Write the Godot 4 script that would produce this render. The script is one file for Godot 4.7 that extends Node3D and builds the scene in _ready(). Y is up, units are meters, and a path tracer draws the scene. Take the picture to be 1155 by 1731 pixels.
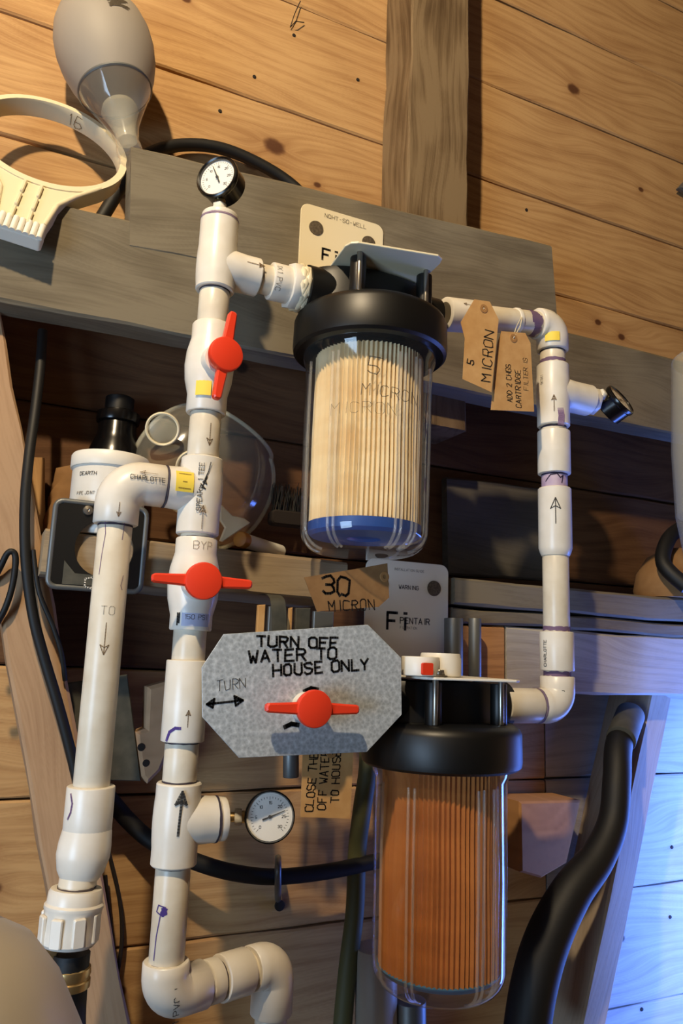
extends Node3D
# A shed wall with two clear water filters and their white PVC plumbing.
# The photograph's boarded wall is the plane z = 0, x runs along it, y is up, the viewer stands on +z.

const EYE := Vector3(0.0, 1.3, 1.02)
const FOCAL := 1300.0
const AXES := Basis(Vector3(0.90544758, 0.0366721, 0.42287095), Vector3(-0.11093545, 0.9820783, 0.15236649), Vector3(-0.40970479, -0.18487125, 0.89328865))
const PZ := 0.23            # distance of the plumbing's centre lines from the boards
const R_PIPE := 0.0169
const R_FIT := 0.0216

var M := {}
var taken := {}
var group_no := 0
var rng := RandomNumberGenerator.new()

# ------------------------------------------------------------------ helpers: places

func at(px: float, py: float, z: float) -> Vector3:      # the point at that distance from the wall which the photograph shows there
	var d := AXES * Vector3((px - 577.5) / FOCAL, -(py - 865.5) / FOCAL, -1.0)
	return EYE + d * ((z - EYE.z) / d.z)

func row(p: Vector3) -> float:
	var c := AXES.transposed() * (p - EYE)
	return 865.5 + FOCAL * c.y / c.z

func up_to(x: float, z: float, py: float) -> float:      # the height on the upright line (x, z) seen at that row
	var lo := 0.3
	var hi := 3.2
	for i in 40:
		var mid := (lo + hi) / 2.0
		if row(Vector3(x, mid, z)) > py: lo = mid
		else: hi = mid
	return lo

# ------------------------------------------------------------------ helpers: nodes

func numbered(called: String) -> String:
	taken[called] = taken.get(called, 0) + 1
	return called if taken[called] == 1 else "%s_%03d" % [called, taken[called] - 1]

func thing(called: String, label: String, category: String, where: Vector3, group := "") -> Node3D:
	var o := Node3D.new()
	o.name = numbered(called)
	add_child(o)
	o.position = where
	o.set_meta("label", label)
	o.set_meta("category", category)
	if group != "": o.set_meta("group", group)
	return o

func setting(called: String) -> Node3D:
	var o := Node3D.new()
	o.name = called
	add_child(o)
	o.set_meta("kind", "structure")
	return o

func part(parent: Node3D, called: String, mesh: Mesh, m: Material, xf := Transform3D(), label := "") -> MeshInstance3D:
	var o := MeshInstance3D.new()
	o.name = called
	o.mesh = mesh
	o.material_override = m
	o.transform = xf
	if label != "": o.set_meta("label", label)
	parent.add_child(o, true)
	return o

func here(p: Vector3) -> Transform3D:
	return Transform3D(Basis(), p)

func away(o: Node3D) -> Transform3D:                      # for meshes made in room coordinates
	return Transform3D(Basis(), -o.position)

func along(dir: Vector3, p := Vector3.ZERO, front := Vector3(0, 0, 1)) -> Transform3D:   # local +Y goes along dir, local +Z as near to front as it can
	var y := dir.normalized()
	var f := front
	if absf(f.normalized().dot(y)) > 0.98: f = Vector3(0, 1, 0) if absf(y.y) < 0.9 else Vector3(1, 0, 0)
	var x := y.cross(f).normalized()
	return Transform3D(Basis(x, y, x.cross(y)), p)

# ------------------------------------------------------------------ helpers: shapes

func begin() -> SurfaceTool:
	var st := SurfaceTool.new()
	st.begin(Mesh.PRIMITIVE_TRIANGLES)
	group_no = 1
	return st

func done(st: SurfaceTool) -> ArrayMesh:
	st.generate_normals()
	return st.commit()

func vert(st: SurfaceTool, p: Vector3, uv := Vector2.ZERO) -> void:
	st.set_uv(uv)
	st.add_vertex(p)

func quad(st: SurfaceTool, a: Vector3, b: Vector3, c: Vector3, d: Vector3, ua := Vector2.ZERO, ub := Vector2(1, 0), uc := Vector2(1, 1), ud := Vector2(0, 1)) -> void:   # a b c d run counter-clockwise seen from the front
	vert(st, a, ua); vert(st, d, ud); vert(st, c, uc)
	vert(st, a, ua); vert(st, c, uc); vert(st, b, ub)

func lathe_into(st: SurfaceTool, prof: Array, xf := Transform3D(), segs := 36, from := 0.0, to := TAU) -> void:
	group_no += 1
	var run := 0.0
	for i in prof.size() - 1:
		var p: Vector2 = prof[i]
		var q: Vector2 = prof[i + 1]
		if i > 0:
			var o: Vector2 = prof[i - 1]
			if absf((p - o).angle_to(q - p)) > 0.6: group_no += 1
		st.set_smooth_group(group_no)
		var nxt := run + p.distance_to(q)
		for k in segs:
			var a := from + (to - from) * k / segs
			var b := from + (to - from) * (k + 1) / segs
			if k == segs - 1 and absf(to - from - TAU) < 0.001: b = from
			var ca := Vector3(cos(a), 0, -sin(a))
			var cb := Vector3(cos(b), 0, -sin(b))
			var ua := float(k) / segs
			var ub := float(k + 1) / segs
			quad(st, xf * (ca * p.x + Vector3(0, p.y, 0)), xf * (cb * p.x + Vector3(0, p.y, 0)), xf * (cb * q.x + Vector3(0, q.y, 0)), xf * (ca * q.x + Vector3(0, q.y, 0)), Vector2(ua, run), Vector2(ub, run), Vector2(ub, nxt), Vector2(ua, nxt))
		run = nxt

func lathe(prof: Array, xf := Transform3D(), segs := 36, from := 0.0, to := TAU) -> ArrayMesh:
	var st := begin()
	lathe_into(st, prof, xf, segs, from, to)
	return done(st)

func rounded(r: float, h: float, e: float) -> Array:      # profile of a closed drum with eased edges, from y = 0 to h
	return [Vector2(0, 0), Vector2(r - e, 0), Vector2(r - e * 0.3, e * 0.3), Vector2(r, e), Vector2(r, h - e), Vector2(r - e * 0.3, h - e * 0.3), Vector2(r - e, h), Vector2(0, h)]

func drum(a: Vector3, b: Vector3, r: float, e := 0.001, segs := 36) -> ArrayMesh:
	return lathe(rounded(r, a.distance_to(b), e), along(b - a, a), segs)

func tube_into(st: SurfaceTool, pts: Array, radii: Array, segs := 24, caps := true) -> void:
	var t0: Vector3 = Vector3.ZERO
	for i in pts.size() - 1:
		if pts[i + 1].distance_to(pts[i]) > 1e-6:
			t0 = (pts[i + 1] - pts[i]).normalized()
			break
	var n := t0.cross(Vector3(0.31, 0.2, 0.93)).normalized()
	var rings := []
	var run := 0.0
	var runs := []
	var last := t0
	for i in pts.size():
		var t := last
		var before: Vector3 = pts[maxi(i - 1, 0)]
		var after: Vector3 = pts[mini(i + 1, pts.size() - 1)]
		if after.distance_to(before) > 1e-6: t = (after - before).normalized()
		n = (n - t * n.dot(t)).normalized()
		var b := t.cross(n)
		last = t
		if i > 0: run += pts[i].distance_to(pts[i - 1]) + absf(radii[i] - radii[i - 1])
		runs.append(run)
		var ring := PackedVector3Array()
		for k in segs:
			var a := TAU * k / segs
			ring.append(pts[i] + (n * cos(a) + b * sin(a)) * radii[i])
		rings.append(ring)
	group_no += 1
	for i in pts.size() - 1:
		var flat: bool = pts[i].distance_to(pts[i + 1]) < 1e-6
		if flat: group_no += 1
		st.set_smooth_group(group_no)
		for k in segs:
			var j := (k + 1) % segs
			quad(st, rings[i][k], rings[i][j], rings[i + 1][j], rings[i + 1][k], Vector2(float(k) / segs, runs[i]), Vector2(float(k + 1) / segs, runs[i]), Vector2(float(k + 1) / segs, runs[i + 1]), Vector2(float(k) / segs, runs[i + 1]))
		if flat: group_no += 1
	if caps:
		group_no += 1
		st.set_smooth_group(group_no)
		for k in segs:
			var j := (k + 1) % segs
			vert(st, pts[0]); vert(st, rings[0][k]); vert(st, rings[0][j])
			vert(st, pts[-1]); vert(st, rings[-1][j]); vert(st, rings[-1][k])

func tube(pts: Array, r: float, segs := 18, caps := true) -> ArrayMesh:
	var st := begin()
	var radii := []
	for p in pts: radii.append(r)
	tube_into(st, pts, radii, segs, caps)
	return done(st)

func smooth_path(pts: Array, steps := 8) -> Array:
	var out := []
	for i in pts.size() - 1:
		var a: Vector3 = pts[maxi(i - 1, 0)]
		var b: Vector3 = pts[i]
		var c: Vector3 = pts[i + 1]
		var d: Vector3 = pts[mini(i + 2, pts.size() - 1)]
		for k in steps: out.append(b.cubic_interpolate(c, a, d, float(k) / steps))
	out.append(pts[-1])
	return out

func poly_into(st: SurfaceTool, outline: Array, thick: float, xf := Transform3D(), ease := 0.0) -> void:   # an outline in local x, y (counter-clockwise) given thickness along local z
	var flat := PackedVector2Array(outline)
	if Geometry2D.is_polygon_clockwise(flat): flat.reverse()
	var n := flat.size()
	var inner := PackedVector2Array(flat)
	if ease > 0.0:
		for i in n:
			var a := (flat[i] - flat[(i + n - 1) % n]).normalized()
			var b := (flat[(i + 1) % n] - flat[i]).normalized()
			var m := (a.orthogonal() * -1.0 + b.orthogonal() * -1.0)
			m = m.normalized() / maxf(0.4, cos(absf(a.angle_to(b)) / 2.0))
			inner[i] = flat[i] + m * ease * (1.0 if m.dot(Vector2(-a.y, a.x)) > 0.0 else -1.0)
	var faces := Geometry2D.triangulate_polygon(inner)
	group_no += 1
	st.set_smooth_group(-1)
	var lev := [thick / 2.0, thick / 2.0 - ease, -thick / 2.0 + ease, -thick / 2.0]
	for f in range(0, faces.size(), 3):
		var t := [inner[faces[f]], inner[faces[f + 1]], inner[faces[f + 2]]]
		if (t[1] - t[0]).cross(t[2] - t[0]) < 0.0: t = [t[0], t[2], t[1]]
		for k in [0, 2, 1]: vert(st, xf * Vector3(t[k].x, t[k].y, lev[0]), t[k])
		for k in [0, 1, 2]: vert(st, xf * Vector3(t[k].x, t[k].y, lev[3]), t[k])
	for i in n:
		var j := (i + 1) % n
		var rims := [inner, flat, flat, inner]
		for l in 3:
			if is_equal_approx(lev[l], lev[l + 1]): continue
			var hi: PackedVector2Array = rims[l]
			var lo: PackedVector2Array = rims[l + 1]
			quad(st, xf * Vector3(lo[i].x, lo[i].y, lev[l + 1]), xf * Vector3(lo[j].x, lo[j].y, lev[l + 1]), xf * Vector3(hi[j].x, hi[j].y, lev[l]), xf * Vector3(hi[i].x, hi[i].y, lev[l]), lo[i], lo[j], hi[j], hi[i])

func plate(outline: Array, thick: float, xf := Transform3D(), ease := 0.0) -> ArrayMesh:
	var st := begin()
	poly_into(st, outline, thick, xf, ease)
	return done(st)

func rounded_rect(w: float, h: float, r: float, steps := 5) -> Array:
	var out := []
	for c in 4:
		var m := Vector2((w / 2 - r) * [1, -1, -1, 1][c], (h / 2 - r) * [1, 1, -1, -1][c])
		for k in steps + 1: out.append(m + Vector2.from_angle(PI / 2 * (c + float(k) / steps)) * r)
	return out

func board_mesh(length: float, high: float, thick: float, seed_no: int, wear := 0.0012, bevel := 0.003, uv_at := Vector2.ZERO, tex := Vector2(1.4, 0.2)) -> ArrayMesh:   # a plank centred on the origin, its length along x, its edges worn
	var st := begin()
	st.set_smooth_group(-1)
	var r := RandomNumberGenerator.new()
	r.seed = seed_no
	var n := clampi(int(length / 0.05), 2, 40)
	var rings := []
	var hh := high / 2
	var tt := thick / 2
	var drift := 0.0
	for i in n + 1:
		var x := -length / 2 + length * i / n
		drift = drift * 0.7 + r.randf_range(-wear, wear)
		var cs := [Vector2(-hh + bevel, tt), Vector2(hh - bevel, tt), Vector2(hh, tt - bevel), Vector2(hh, -tt + bevel), Vector2(hh - bevel, -tt), Vector2(-hh + bevel, -tt), Vector2(-hh, -tt + bevel), Vector2(-hh, tt - bevel)]
		var ring := PackedVector3Array()
		for k in 8:
			var c: Vector2 = cs[k]
			ring.append(Vector3(x, c.x + drift + r.randf_range(-wear, wear) * 0.6, c.y + r.randf_range(-wear, wear) * 0.25))
		rings.append(ring)
	for i in n:
		for k in 8:
			var j := (k + 1) % 8
			var a: Vector3 = rings[i][k]
			var b: Vector3 = rings[i + 1][k]
			var c: Vector3 = rings[i + 1][j]
			var d: Vector3 = rings[i][j]
			var us := []
			for p in [a, b, c, d]:
				var v: float = (p.y + hh) if k in [0, 4, 1, 3, 5, 7] else (p.z + tt + 0.07)
				us.append(uv_at + Vector2((p.x + length / 2) / tex.x, 1.0 - v / tex.y))
			quad(st, a, b, c, d, us[0], us[1], us[2], us[3])
	for e in 2:
		var ring: PackedVector3Array = rings[0 if e == 0 else n]
		for k in range(1, 7):
			var t := [ring[0], ring[k + 1], ring[k]] if e == 1 else [ring[0], ring[k], ring[k + 1]]
			for p in t: vert(st, p, Vector2(p.z / 0.3 + 0.3, p.y / 0.2 + 0.4))
	return done(st)

# ------------------------------------------------------------------ helpers: ink

const GLYPHS := {
	"A": "00 26 40/12 32", "B": "00 06 36 45 44 33 03/33 42 41 30 00", "C": "45 36 16 05 01 10 30 41", "D": "00 06 26 44 42 20 00", "E": "46 06 00 40/03 33", "F": "46 06 00/03 33",
	"G": "45 36 16 05 01 10 30 41 43 23", "H": "00 06/40 46/03 43", "I": "20 26", "J": "46 41 30 10 01", "K": "00 06/46 03 40", "L": "06 00 40", "M": "00 06 23 46 40", "N": "00 06 40 46",
	"O": "10 01 05 16 36 45 41 30 10", "P": "00 06 36 45 44 33 03", "R": "00 06 36 45 44 33 03/23 40", "S": "45 36 16 05 04 13 33 42 41 30 10 01", "T": "06 46/26 20", "U": "06 01 10 30 41 46",
	"V": "06 20 46", "W": "06 10 23 30 46", "X": "00 46/06 40", "Y": "06 23 46/23 20", "Z": "06 46 00 40", "0": "10 01 05 16 36 45 41 30 10", "1": "15 26 20", "2": "05 16 36 45 44 00 40",
	"3": "05 16 36 45 44 33 42 41 30 10 01/33 13", "4": "30 36 02 42", "5": "46 06 03 33 42 41 30 10 01", "6": "46 16 03 01 10 30 41 42 33 03", "7": "06 46 20", "8": "13 04 05 16 36 45 44 33 13 02 01 10 30 41 42 33", "9": "00 30 43 45 36 16 05 04 13 43",
	"-": "13 33", "i": "20 24/26 26", "/": "00 46",
}

func words(text: String, high: float, where := Vector2.ZERO, turn := 0.0, wobble := 0.0, wide := 1.0) -> Array:
	var out := []
	var x := 0.0
	var k := high / 6.0
	for c in text:
		if c == " ":
			x += 4.0 * wide
			continue
		for s in String(GLYPHS.get(c, "")).split("/", false):
			var line := PackedVector2Array()
			for d in s.split(" ", false):
				var q := Vector2((float(d[0]) * wide + x + rng.randf_range(-1, 1) * wobble), float(d[1]) + rng.randf_range(-1, 1) * wobble) * k
				line.append(where + q.rotated(turn))
			out.append(line)
		x += (3.6 if c in ["I", "1", "i"] else 5.6) * wide
	return out

func arrow(length: float, where := Vector2.ZERO, turn := 0.0, head := 0.3) -> Array:
	var h := length * head
	var out := [PackedVector2Array([Vector2(0, -length / 2), Vector2(0, length / 2)]), PackedVector2Array([Vector2(-h * 0.45, length / 2 - h), Vector2(0, length / 2), Vector2(h * 0.45, length / 2 - h), Vector2(0, length / 2 - h * 0.75), Vector2(-h * 0.45, length / 2 - h)])]
	for i in out.size():
		for j in out[i].size(): out[i][j] = where + out[i][j].rotated(turn)
	return out

func ink_mesh(strokes: Array, place: Callable, wide: float) -> ArrayMesh:
	var st := begin()
	st.set_smooth_group(1)
	for s in strokes:
		var line := PackedVector2Array()
		for i in s.size() - 1:
			var n := maxi(1, int(ceil(s[i].distance_to(s[i + 1]) / 0.003)))
			for k in n: line.append(s[i].lerp(s[i + 1], float(k) / n))
		line.append(s[-1])
		if line.size() == 2 and line[0].distance_to(line[1]) < 1e-6: line = PackedVector2Array([line[0] - Vector2(wide / 2, 0), line[0] + Vector2(wide / 2, 0)])
		for i in line.size():
			if i < line.size() - 1:
				var d := (line[i + 1] - line[i]).normalized()
				var e := d.orthogonal() * wide / 2
				var p := line[i] - d * wide * 0.35
				var q := line[i + 1] + d * wide * 0.35
				quad(st, place.call(p + e), place.call(q + e), place.call(q - e), place.call(p - e))
	return done(st)

func flat_place(xf: Transform3D) -> Callable:
	return func(q: Vector2) -> Vector3: return xf * Vector3(q.x, q.y, 0)

func round_place(xf: Transform3D, r: float) -> Callable:   # local +Y is the axis; u runs round it from local +Z
	return func(q: Vector2) -> Vector3: return xf * Vector3(sin(q.x / r) * r, q.y, cos(q.x / r) * r)

func ink(parent: Node3D, called: String, strokes: Array, place: Callable, wide: float, m: Material) -> MeshInstance3D:
	return part(parent, called, ink_mesh(strokes, place, wide), m, away(parent) if parent.has_meta("room_coordinates") else Transform3D())

func patch(place: Callable, w: float, h: float, c := Vector2.ZERO, n := 8) -> ArrayMesh:   # a sticker laid on a curved surface
	var st := begin()
	st.set_smooth_group(1)
	for i in n:
		var a := -w / 2 + w * i / n
		var b := -w / 2 + w * (i + 1) / n
		quad(st, place.call(c + Vector2(a, -h / 2)), place.call(c + Vector2(b, -h / 2)), place.call(c + Vector2(b, h / 2)), place.call(c + Vector2(a, h / 2)))
	return done(st)

# ------------------------------------------------------------------ helpers: materials

func mat(color: Color, rough := 0.5, metal := 0.0, spec := 0.5) -> StandardMaterial3D:
	var m := StandardMaterial3D.new()
	m.albedo_color = color
	m.roughness = rough
	m.metallic = metal
	m.metallic_specular = spec
	return m

func noise(seed_no: int, freq: float, oct := 3) -> FastNoiseLite:
	var n := FastNoiseLite.new()
	n.seed = seed_no
	n.noise_type = FastNoiseLite.TYPE_SIMPLEX_SMOOTH
	n.frequency = freq
	n.fractal_octaves = oct
	return n

func wood(seed_no: int, light: Color, dark: Color, knot: Color, knots: Array, grain := 1.0, stain := 0.0, bump := 0.06, rough := 0.75) -> StandardMaterial3D:   # grain along u; the texture covers 1.4 m by 0.2 m
	var w := 1280
	var h := 184
	var broad := noise(seed_no, 1.0, 2)
	var fine := noise(seed_no + 7, 1.0, 3)
	var cloud := noise(seed_no + 13, 1.0, 3)
	var data := PackedByteArray()
	data.resize(w * h * 3)
	var relief := PackedByteArray()
	relief.resize(w * h)
	for y in h:
		var v := 0.2 * y / h
		for x in w:
			var u := 1.4 * x / w
			var cu := cos(TAU * x / w) * 0.2228                # the grain closes on itself, so that long boards show no joint
			var su := sin(TAU * x / w) * 0.2228
			var bend := broad.get_noise_3d(cu * 2.2, su * 2.2, v * 7.0) * 0.03
			var k := 0.0
			var around := 0.0
			for q in knots:
				var dx: float = u - q.x
				var dy: float = v - q.y
				if absf(dx) > q.z * 7.0: continue
				var f: float = exp(-dx * dx / (q.z * q.z * 5.0) - dy * dy / (q.z * q.z * 5.0))
				bend += signf(dy) * f * q.z * 0.9
				around = maxf(around, f)
				var d: float = sqrt(dx * dx * 0.55 + dy * dy) / q.z
				k = maxf(k, 1.0 - smoothstep(0.55, 1.05, d + cloud.get_noise_2d(u * 40.0, v * 40.0) * 0.16))
			var ring := 0.5 + 0.5 * sin((v + bend) * 330.0 * grain + cloud.get_noise_3d(cu * 1.3, su * 1.3, v * 9.0) * 7.0)
			ring = pow(ring, 2.2)
			var streak := fine.get_noise_3d(cu * 9.0, su * 9.0, (v + bend) * 420.0) * 0.5 + 0.5
			var blotch := cloud.get_noise_3d(cu * 5.0 + 40.0, su * 5.0, v * 14.0)
			var t := clampf(ring * (0.24 if grain < 1.5 else 0.1) + (streak - 0.3) * 0.62 + blotch * (0.25 + stain) + around * 0.3, 0.0, 1.0)
			var c := light.lerp(dark, t).lerp(knot, k * 0.75)
			var i := (y * w + x)
			data[i * 3] = int(clampf(c.r, 0, 1) * 255.0)
			data[i * 3 + 1] = int(clampf(c.g, 0, 1) * 255.0)
			data[i * 3 + 2] = int(clampf(c.b, 0, 1) * 255.0)
			relief[i] = int(clampf(0.75 - t * 0.5 - k * 0.2, 0, 1) * 255.0)
	var m := mat(Color.WHITE, rough, 0.0, 0.35)
	m.albedo_texture = ImageTexture.create_from_image(Image.create_from_data(w, h, false, Image.FORMAT_RGB8, data))
	m.heightmap_enabled = true
	m.heightmap_scale = bump
	m.heightmap_texture = ImageTexture.create_from_image(Image.create_from_data(w, h, false, Image.FORMAT_L8, relief))
	return m

func clouded(seed_no: int, a: Color, b: Color, freq: float, rough: float, metal := 0.0, scale := 6.0, kind := FastNoiseLite.TYPE_SIMPLEX_SMOOTH, bump := 0.0) -> StandardMaterial3D:
	var n := noise(seed_no, freq, 4)
	n.noise_type = kind
	var g := Gradient.new()
	g.set_color(0, a)
	g.set_color(1, b)
	var t := NoiseTexture2D.new()
	t.width = 384
	t.height = 384
	t.seamless = true
	t.noise = n
	t.color_ramp = g
	var m := mat(Color.WHITE, rough, metal)
	m.albedo_texture = t
	m.uv1_triplanar = true
	m.uv1_scale = Vector3.ONE * scale
	if bump > 0.0:
		var t2 := NoiseTexture2D.new()
		t2.width = 384
		t2.height = 384
		t2.seamless = true
		t2.noise = n
		m.heightmap_enabled = true
		m.heightmap_texture = t2
		m.heightmap_scale = bump
	return m

func clear(color: Color, rough := 0.05) -> StandardMaterial3D:
	var m := mat(color, rough)
	m.transparency = BaseMaterial3D.TRANSPARENCY_ALPHA
	m.cull_mode = BaseMaterial3D.CULL_DISABLED
	return m

func ink_mat(color: Color) -> StandardMaterial3D:
	var m := mat(color, 0.8)
	m.transparency = BaseMaterial3D.TRANSPARENCY_ALPHA
	m.cull_mode = BaseMaterial3D.CULL_DISABLED
	return m

func _ready() -> void:
	rng.seed = 11
	set_view()
	set_materials()
	build_room()
	build_timber()
	build_filters()
	build_pipes()
	build_instruments()
	build_signs()
	build_shelf_things()
	build_wall_things()
	build_lower_things()

func set_view() -> void:
	var cam := Camera3D.new()
	cam.name = "camera"
	cam.fov = rad_to_deg(2.0 * atan(865.5 / FOCAL))
	cam.near = 0.02
	cam.transform = Transform3D(AXES, EYE)
	add_child(cam)
	cam.make_current()
	var sky_look := ProceduralSkyMaterial.new()
	sky_look.sky_top_color = Color(0.35, 0.55, 0.95)
	sky_look.sky_horizon_color = Color(0.75, 0.85, 1.0)
	sky_look.ground_bottom_color = Color(0.25, 0.25, 0.22)
	sky_look.ground_horizon_color = Color(0.6, 0.65, 0.7)
	sky_look.sky_energy_multiplier = 1.2
	var sky := Sky.new()
	sky.sky_material = sky_look
	var env := Environment.new()
	env.background_mode = Environment.BG_SKY
	env.sky = sky
	env.tonemap_mode = Environment.TONE_MAPPER_LINEAR
	env.tonemap_exposure = 1.0
	env.sdfgi_enabled = true
	env.ssao_enabled = true
	env.ssil_enabled = true
	var we := WorldEnvironment.new()
	we.name = "surroundings"
	we.environment = env
	add_child(we)
	# daylight coming in at the two windows
	var day := AreaLight3D.new()
	day.name = "window_daylight"
	day.area_size = Vector2(0.42, 0.74)
	day.light_color = Color(0.35, 0.52, 1.0)
	day.light_energy = 2.15
	day.area_range = 8.0
	day.shadow_enabled = true
	add_child(day)
	day.transform = Transform3D(Basis(Vector3.UP, PI / 2), Vector3(1.315, 0.945, 0.235))
	var soft := AreaLight3D.new()
	soft.name = "window_daylight_soft"
	soft.area_size = Vector2(0.8, 0.8)
	soft.light_color = Color(0.74, 0.87, 1.0)
	soft.light_energy = 2.9
	soft.area_range = 8.0
	soft.shadow_enabled = true
	add_child(soft)
	soft.transform = Transform3D(Basis(Vector3.UP, -PI / 2), Vector3(-1.245, 1.05, 1.3))
	# the bare bulb under the ceiling, behind the viewer's shoulder
	var bulb := OmniLight3D.new()
	bulb.name = "ceiling_bulb_light"
	bulb.light_color = Color(1.0, 0.90, 0.74)
	bulb.light_energy = 2.75
	bulb.light_size = 0.028
	bulb.omni_range = 9.0
	bulb.omni_attenuation = 2.0
	bulb.shadow_enabled = true
	add_child(bulb)
	bulb.position = Vector3(-0.4, 2.6, 1.1)

func set_materials() -> void:
	M.pine = []
	for k in 4:
		var knots := []
		for j in 3: knots.append(Vector3(rng.randf_range(0.05, 1.35), rng.randf_range(0.03, 0.17), rng.randf_range(0.005, 0.013)))
		if k == 2: knots.append(Vector3(0.386, 0.09, 0.015))
		if k == 0: knots.append(Vector3(0.641, 0.136, 0.013))
		M.pine.append(wood(20 + k * 31, Color(0.74, 0.59, 0.40), Color(0.54, 0.38, 0.23), Color(0.25, 0.13, 0.07), knots, [1.0, 0.7, 1.3, 0.85][k], 0.05, 0.08))
	M.shaded_pine = []  # darker pine: shade of the recess under the beam put into the colour
	for k in 2: M.shaded_pine.append(wood(301 + k * 17, Color(0.40, 0.28, 0.18), Color(0.26, 0.16, 0.09), Color(0.12, 0.07, 0.04), [Vector3(0.4 + k * 0.3, 0.1, 0.01)], 0.9, 0.1, 0.08))
	M.grey_wood = wood(401, Color(0.48, 0.445, 0.375), Color(0.33, 0.295, 0.24), Color(0.24, 0.19, 0.14), [Vector3(0.15, 0.05, 0.012), Vector3(0.5, 0.12, 0.01), Vector3(0.95, 0.09, 0.012)], 1.6, 0.35, 0.06, 0.85)
	M.dark_grey_wood = wood(411, Color(0.36, 0.34, 0.30), Color(0.26, 0.24, 0.21), Color(0.12, 0.1, 0.08), [Vector3(0.2, 0.1, 0.01)], 1.6, 0.3, 0.06, 0.85)
	M.post_wood = wood(520, Color(0.50, 0.42, 0.31), Color(0.28, 0.21, 0.13), Color(0.22, 0.14, 0.08), [Vector3(0.3, 0.13, 0.012), Vector3(0.8, 0.05, 0.011)], 1.2, 0.45, 0.1, 0.8)
	M.rail_wood = wood(422, Color(0.62, 0.55, 0.45), Color(0.45, 0.38, 0.30), Color(0.24, 0.19, 0.14), [], 1.6, 0.35, 0.06, 0.85)
	M.tan_wood = wood(633, Color(0.70, 0.57, 0.44), Color(0.55, 0.42, 0.31), Color(0.28, 0.18, 0.12), [Vector3(0.5, 0.06, 0.008)], 1.8, 0.2, 0.06, 0.85)
	M.ledger_wood = wood(745, Color(0.74, 0.55, 0.36), Color(0.52, 0.36, 0.22), Color(0.2, 0.13, 0.09), [Vector3(0.35, 0.04, 0.006), Vector3(0.62, 0.15, 0.006)], 1.4, 0.2, 0.06, 0.85)
	M.daylit_wood = wood(860, Color(0.72, 0.70, 0.66), Color(0.56, 0.53, 0.49), Color(0.2, 0.17, 0.15), [Vector3(0.3, 0.1, 0.006), Vector3(0.75, 0.05, 0.008)], 1.1, 0.1, 0.08, 0.8)  # pale copy of the boards, blue daylight put into the colour
	M.brace_wood = wood(870, Color(0.70, 0.64, 0.56), Color(0.58, 0.51, 0.43), Color(0.3, 0.2, 0.15), [], 1.6, 0.1, 0.06, 0.85)
	M.dark = mat(Color(0.12, 0.085, 0.06), 0.9)
	M.backing = mat(Color(0.10, 0.07, 0.05), 0.95)
	M.room = clouded(5, Color(0.22, 0.17, 0.12), Color(0.3, 0.24, 0.17), 0.02, 0.9)
	M.pvc = clouded(31, Color(0.86, 0.83, 0.77), Color(0.91, 0.89, 0.85), 0.012, 0.32)
	M.pipe = clouded(32, Color(0.82, 0.77, 0.68), Color(0.89, 0.86, 0.79), 0.012, 0.34)
	M.white = mat(Color(0.9, 0.88, 0.83), 0.4)
	M.cream = mat(Color(0.88, 0.83, 0.70), 0.4)
	M.red = mat(Color(0.90, 0.24, 0.13), 0.38)
	M.black = mat(Color(0.035, 0.034, 0.033), 0.42)
	M.black_gloss = mat(Color(0.03, 0.028, 0.03), 0.22)
	M.rubber = mat(Color(0.02, 0.02, 0.022), 0.6)
	M.dial = mat(Color(0.92, 0.91, 0.88), 0.5)
	M.brass = mat(Color(0.78, 0.66, 0.45), 0.3, 0.9)
	M.tape = mat(Color(0.88, 0.86, 0.8), 0.5)
	M.bolt = mat(Color(0.62, 0.60, 0.56), 0.3, 0.9)
	M.washer = clouded(77, Color(0.28, 0.24, 0.19), Color(0.46, 0.41, 0.33), 0.03, 0.6, 0.3, 20.0)
	M.pane = clear(Color(1, 1, 1, 0.04), 0.02)
	M.ridge = mat(Color(0.93, 0.92, 0.88, 0.12), 0.1)
	M.ridge.transparency = BaseMaterial3D.TRANSPARENCY_ALPHA
	M.bowl = clear(Color(0.95, 0.93, 0.88, 0.02), 0.05)
	M.bowl_amber = clear(Color(0.85, 0.7, 0.5, 0.05), 0.06)
	M.paper = clouded(81, Color(0.86, 0.74, 0.54), Color(0.93, 0.86, 0.70), 0.01, 0.9)
	M.paper_rust = clouded(82, Color(0.66, 0.38, 0.16), Color(0.80, 0.50, 0.23), 0.01, 0.9)
	M.blue = mat(Color(0.07, 0.27, 0.56), 0.4)
	M.blue_pale = mat(Color(0.16, 0.46, 0.66), 0.4)
	M.manila = clouded(91, Color(0.74, 0.56, 0.34), Color(0.80, 0.63, 0.41), 0.02, 0.85)
	M.kraft = clouded(92, Color(0.50, 0.36, 0.21), Color(0.57, 0.43, 0.27), 0.02, 0.85)
	M.eyelet = mat(Color(0.62, 0.45, 0.26), 0.8)
	M.string = mat(Color(0.8, 0.76, 0.66), 0.9)
	M.ink = ink_mat(Color(0.035, 0.03, 0.035, 0.88))
	M.ink_faint = ink_mat(Color(0.25, 0.2, 0.13, 0.5))
	M.ink_brown = ink_mat(Color(0.42, 0.31, 0.16, 0.6))
	M.ink_grey = ink_mat(Color(0.15, 0.15, 0.15, 0.72))
	M.ink_purple = ink_mat(Color(0.28, 0.2, 0.52, 0.8))
	M.ink_solid = mat(Color(0.03, 0.03, 0.03), 0.6)
	M.purple = ink_mat(Color(0.40, 0.27, 0.46, 0.7))
	M.purple_dark = ink_mat(Color(0.16, 0.11, 0.2, 0.85))
	M.lilac = clouded(93, Color(0.62, 0.52, 0.66), Color(0.8, 0.74, 0.78), 0.02, 0.5)
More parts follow.
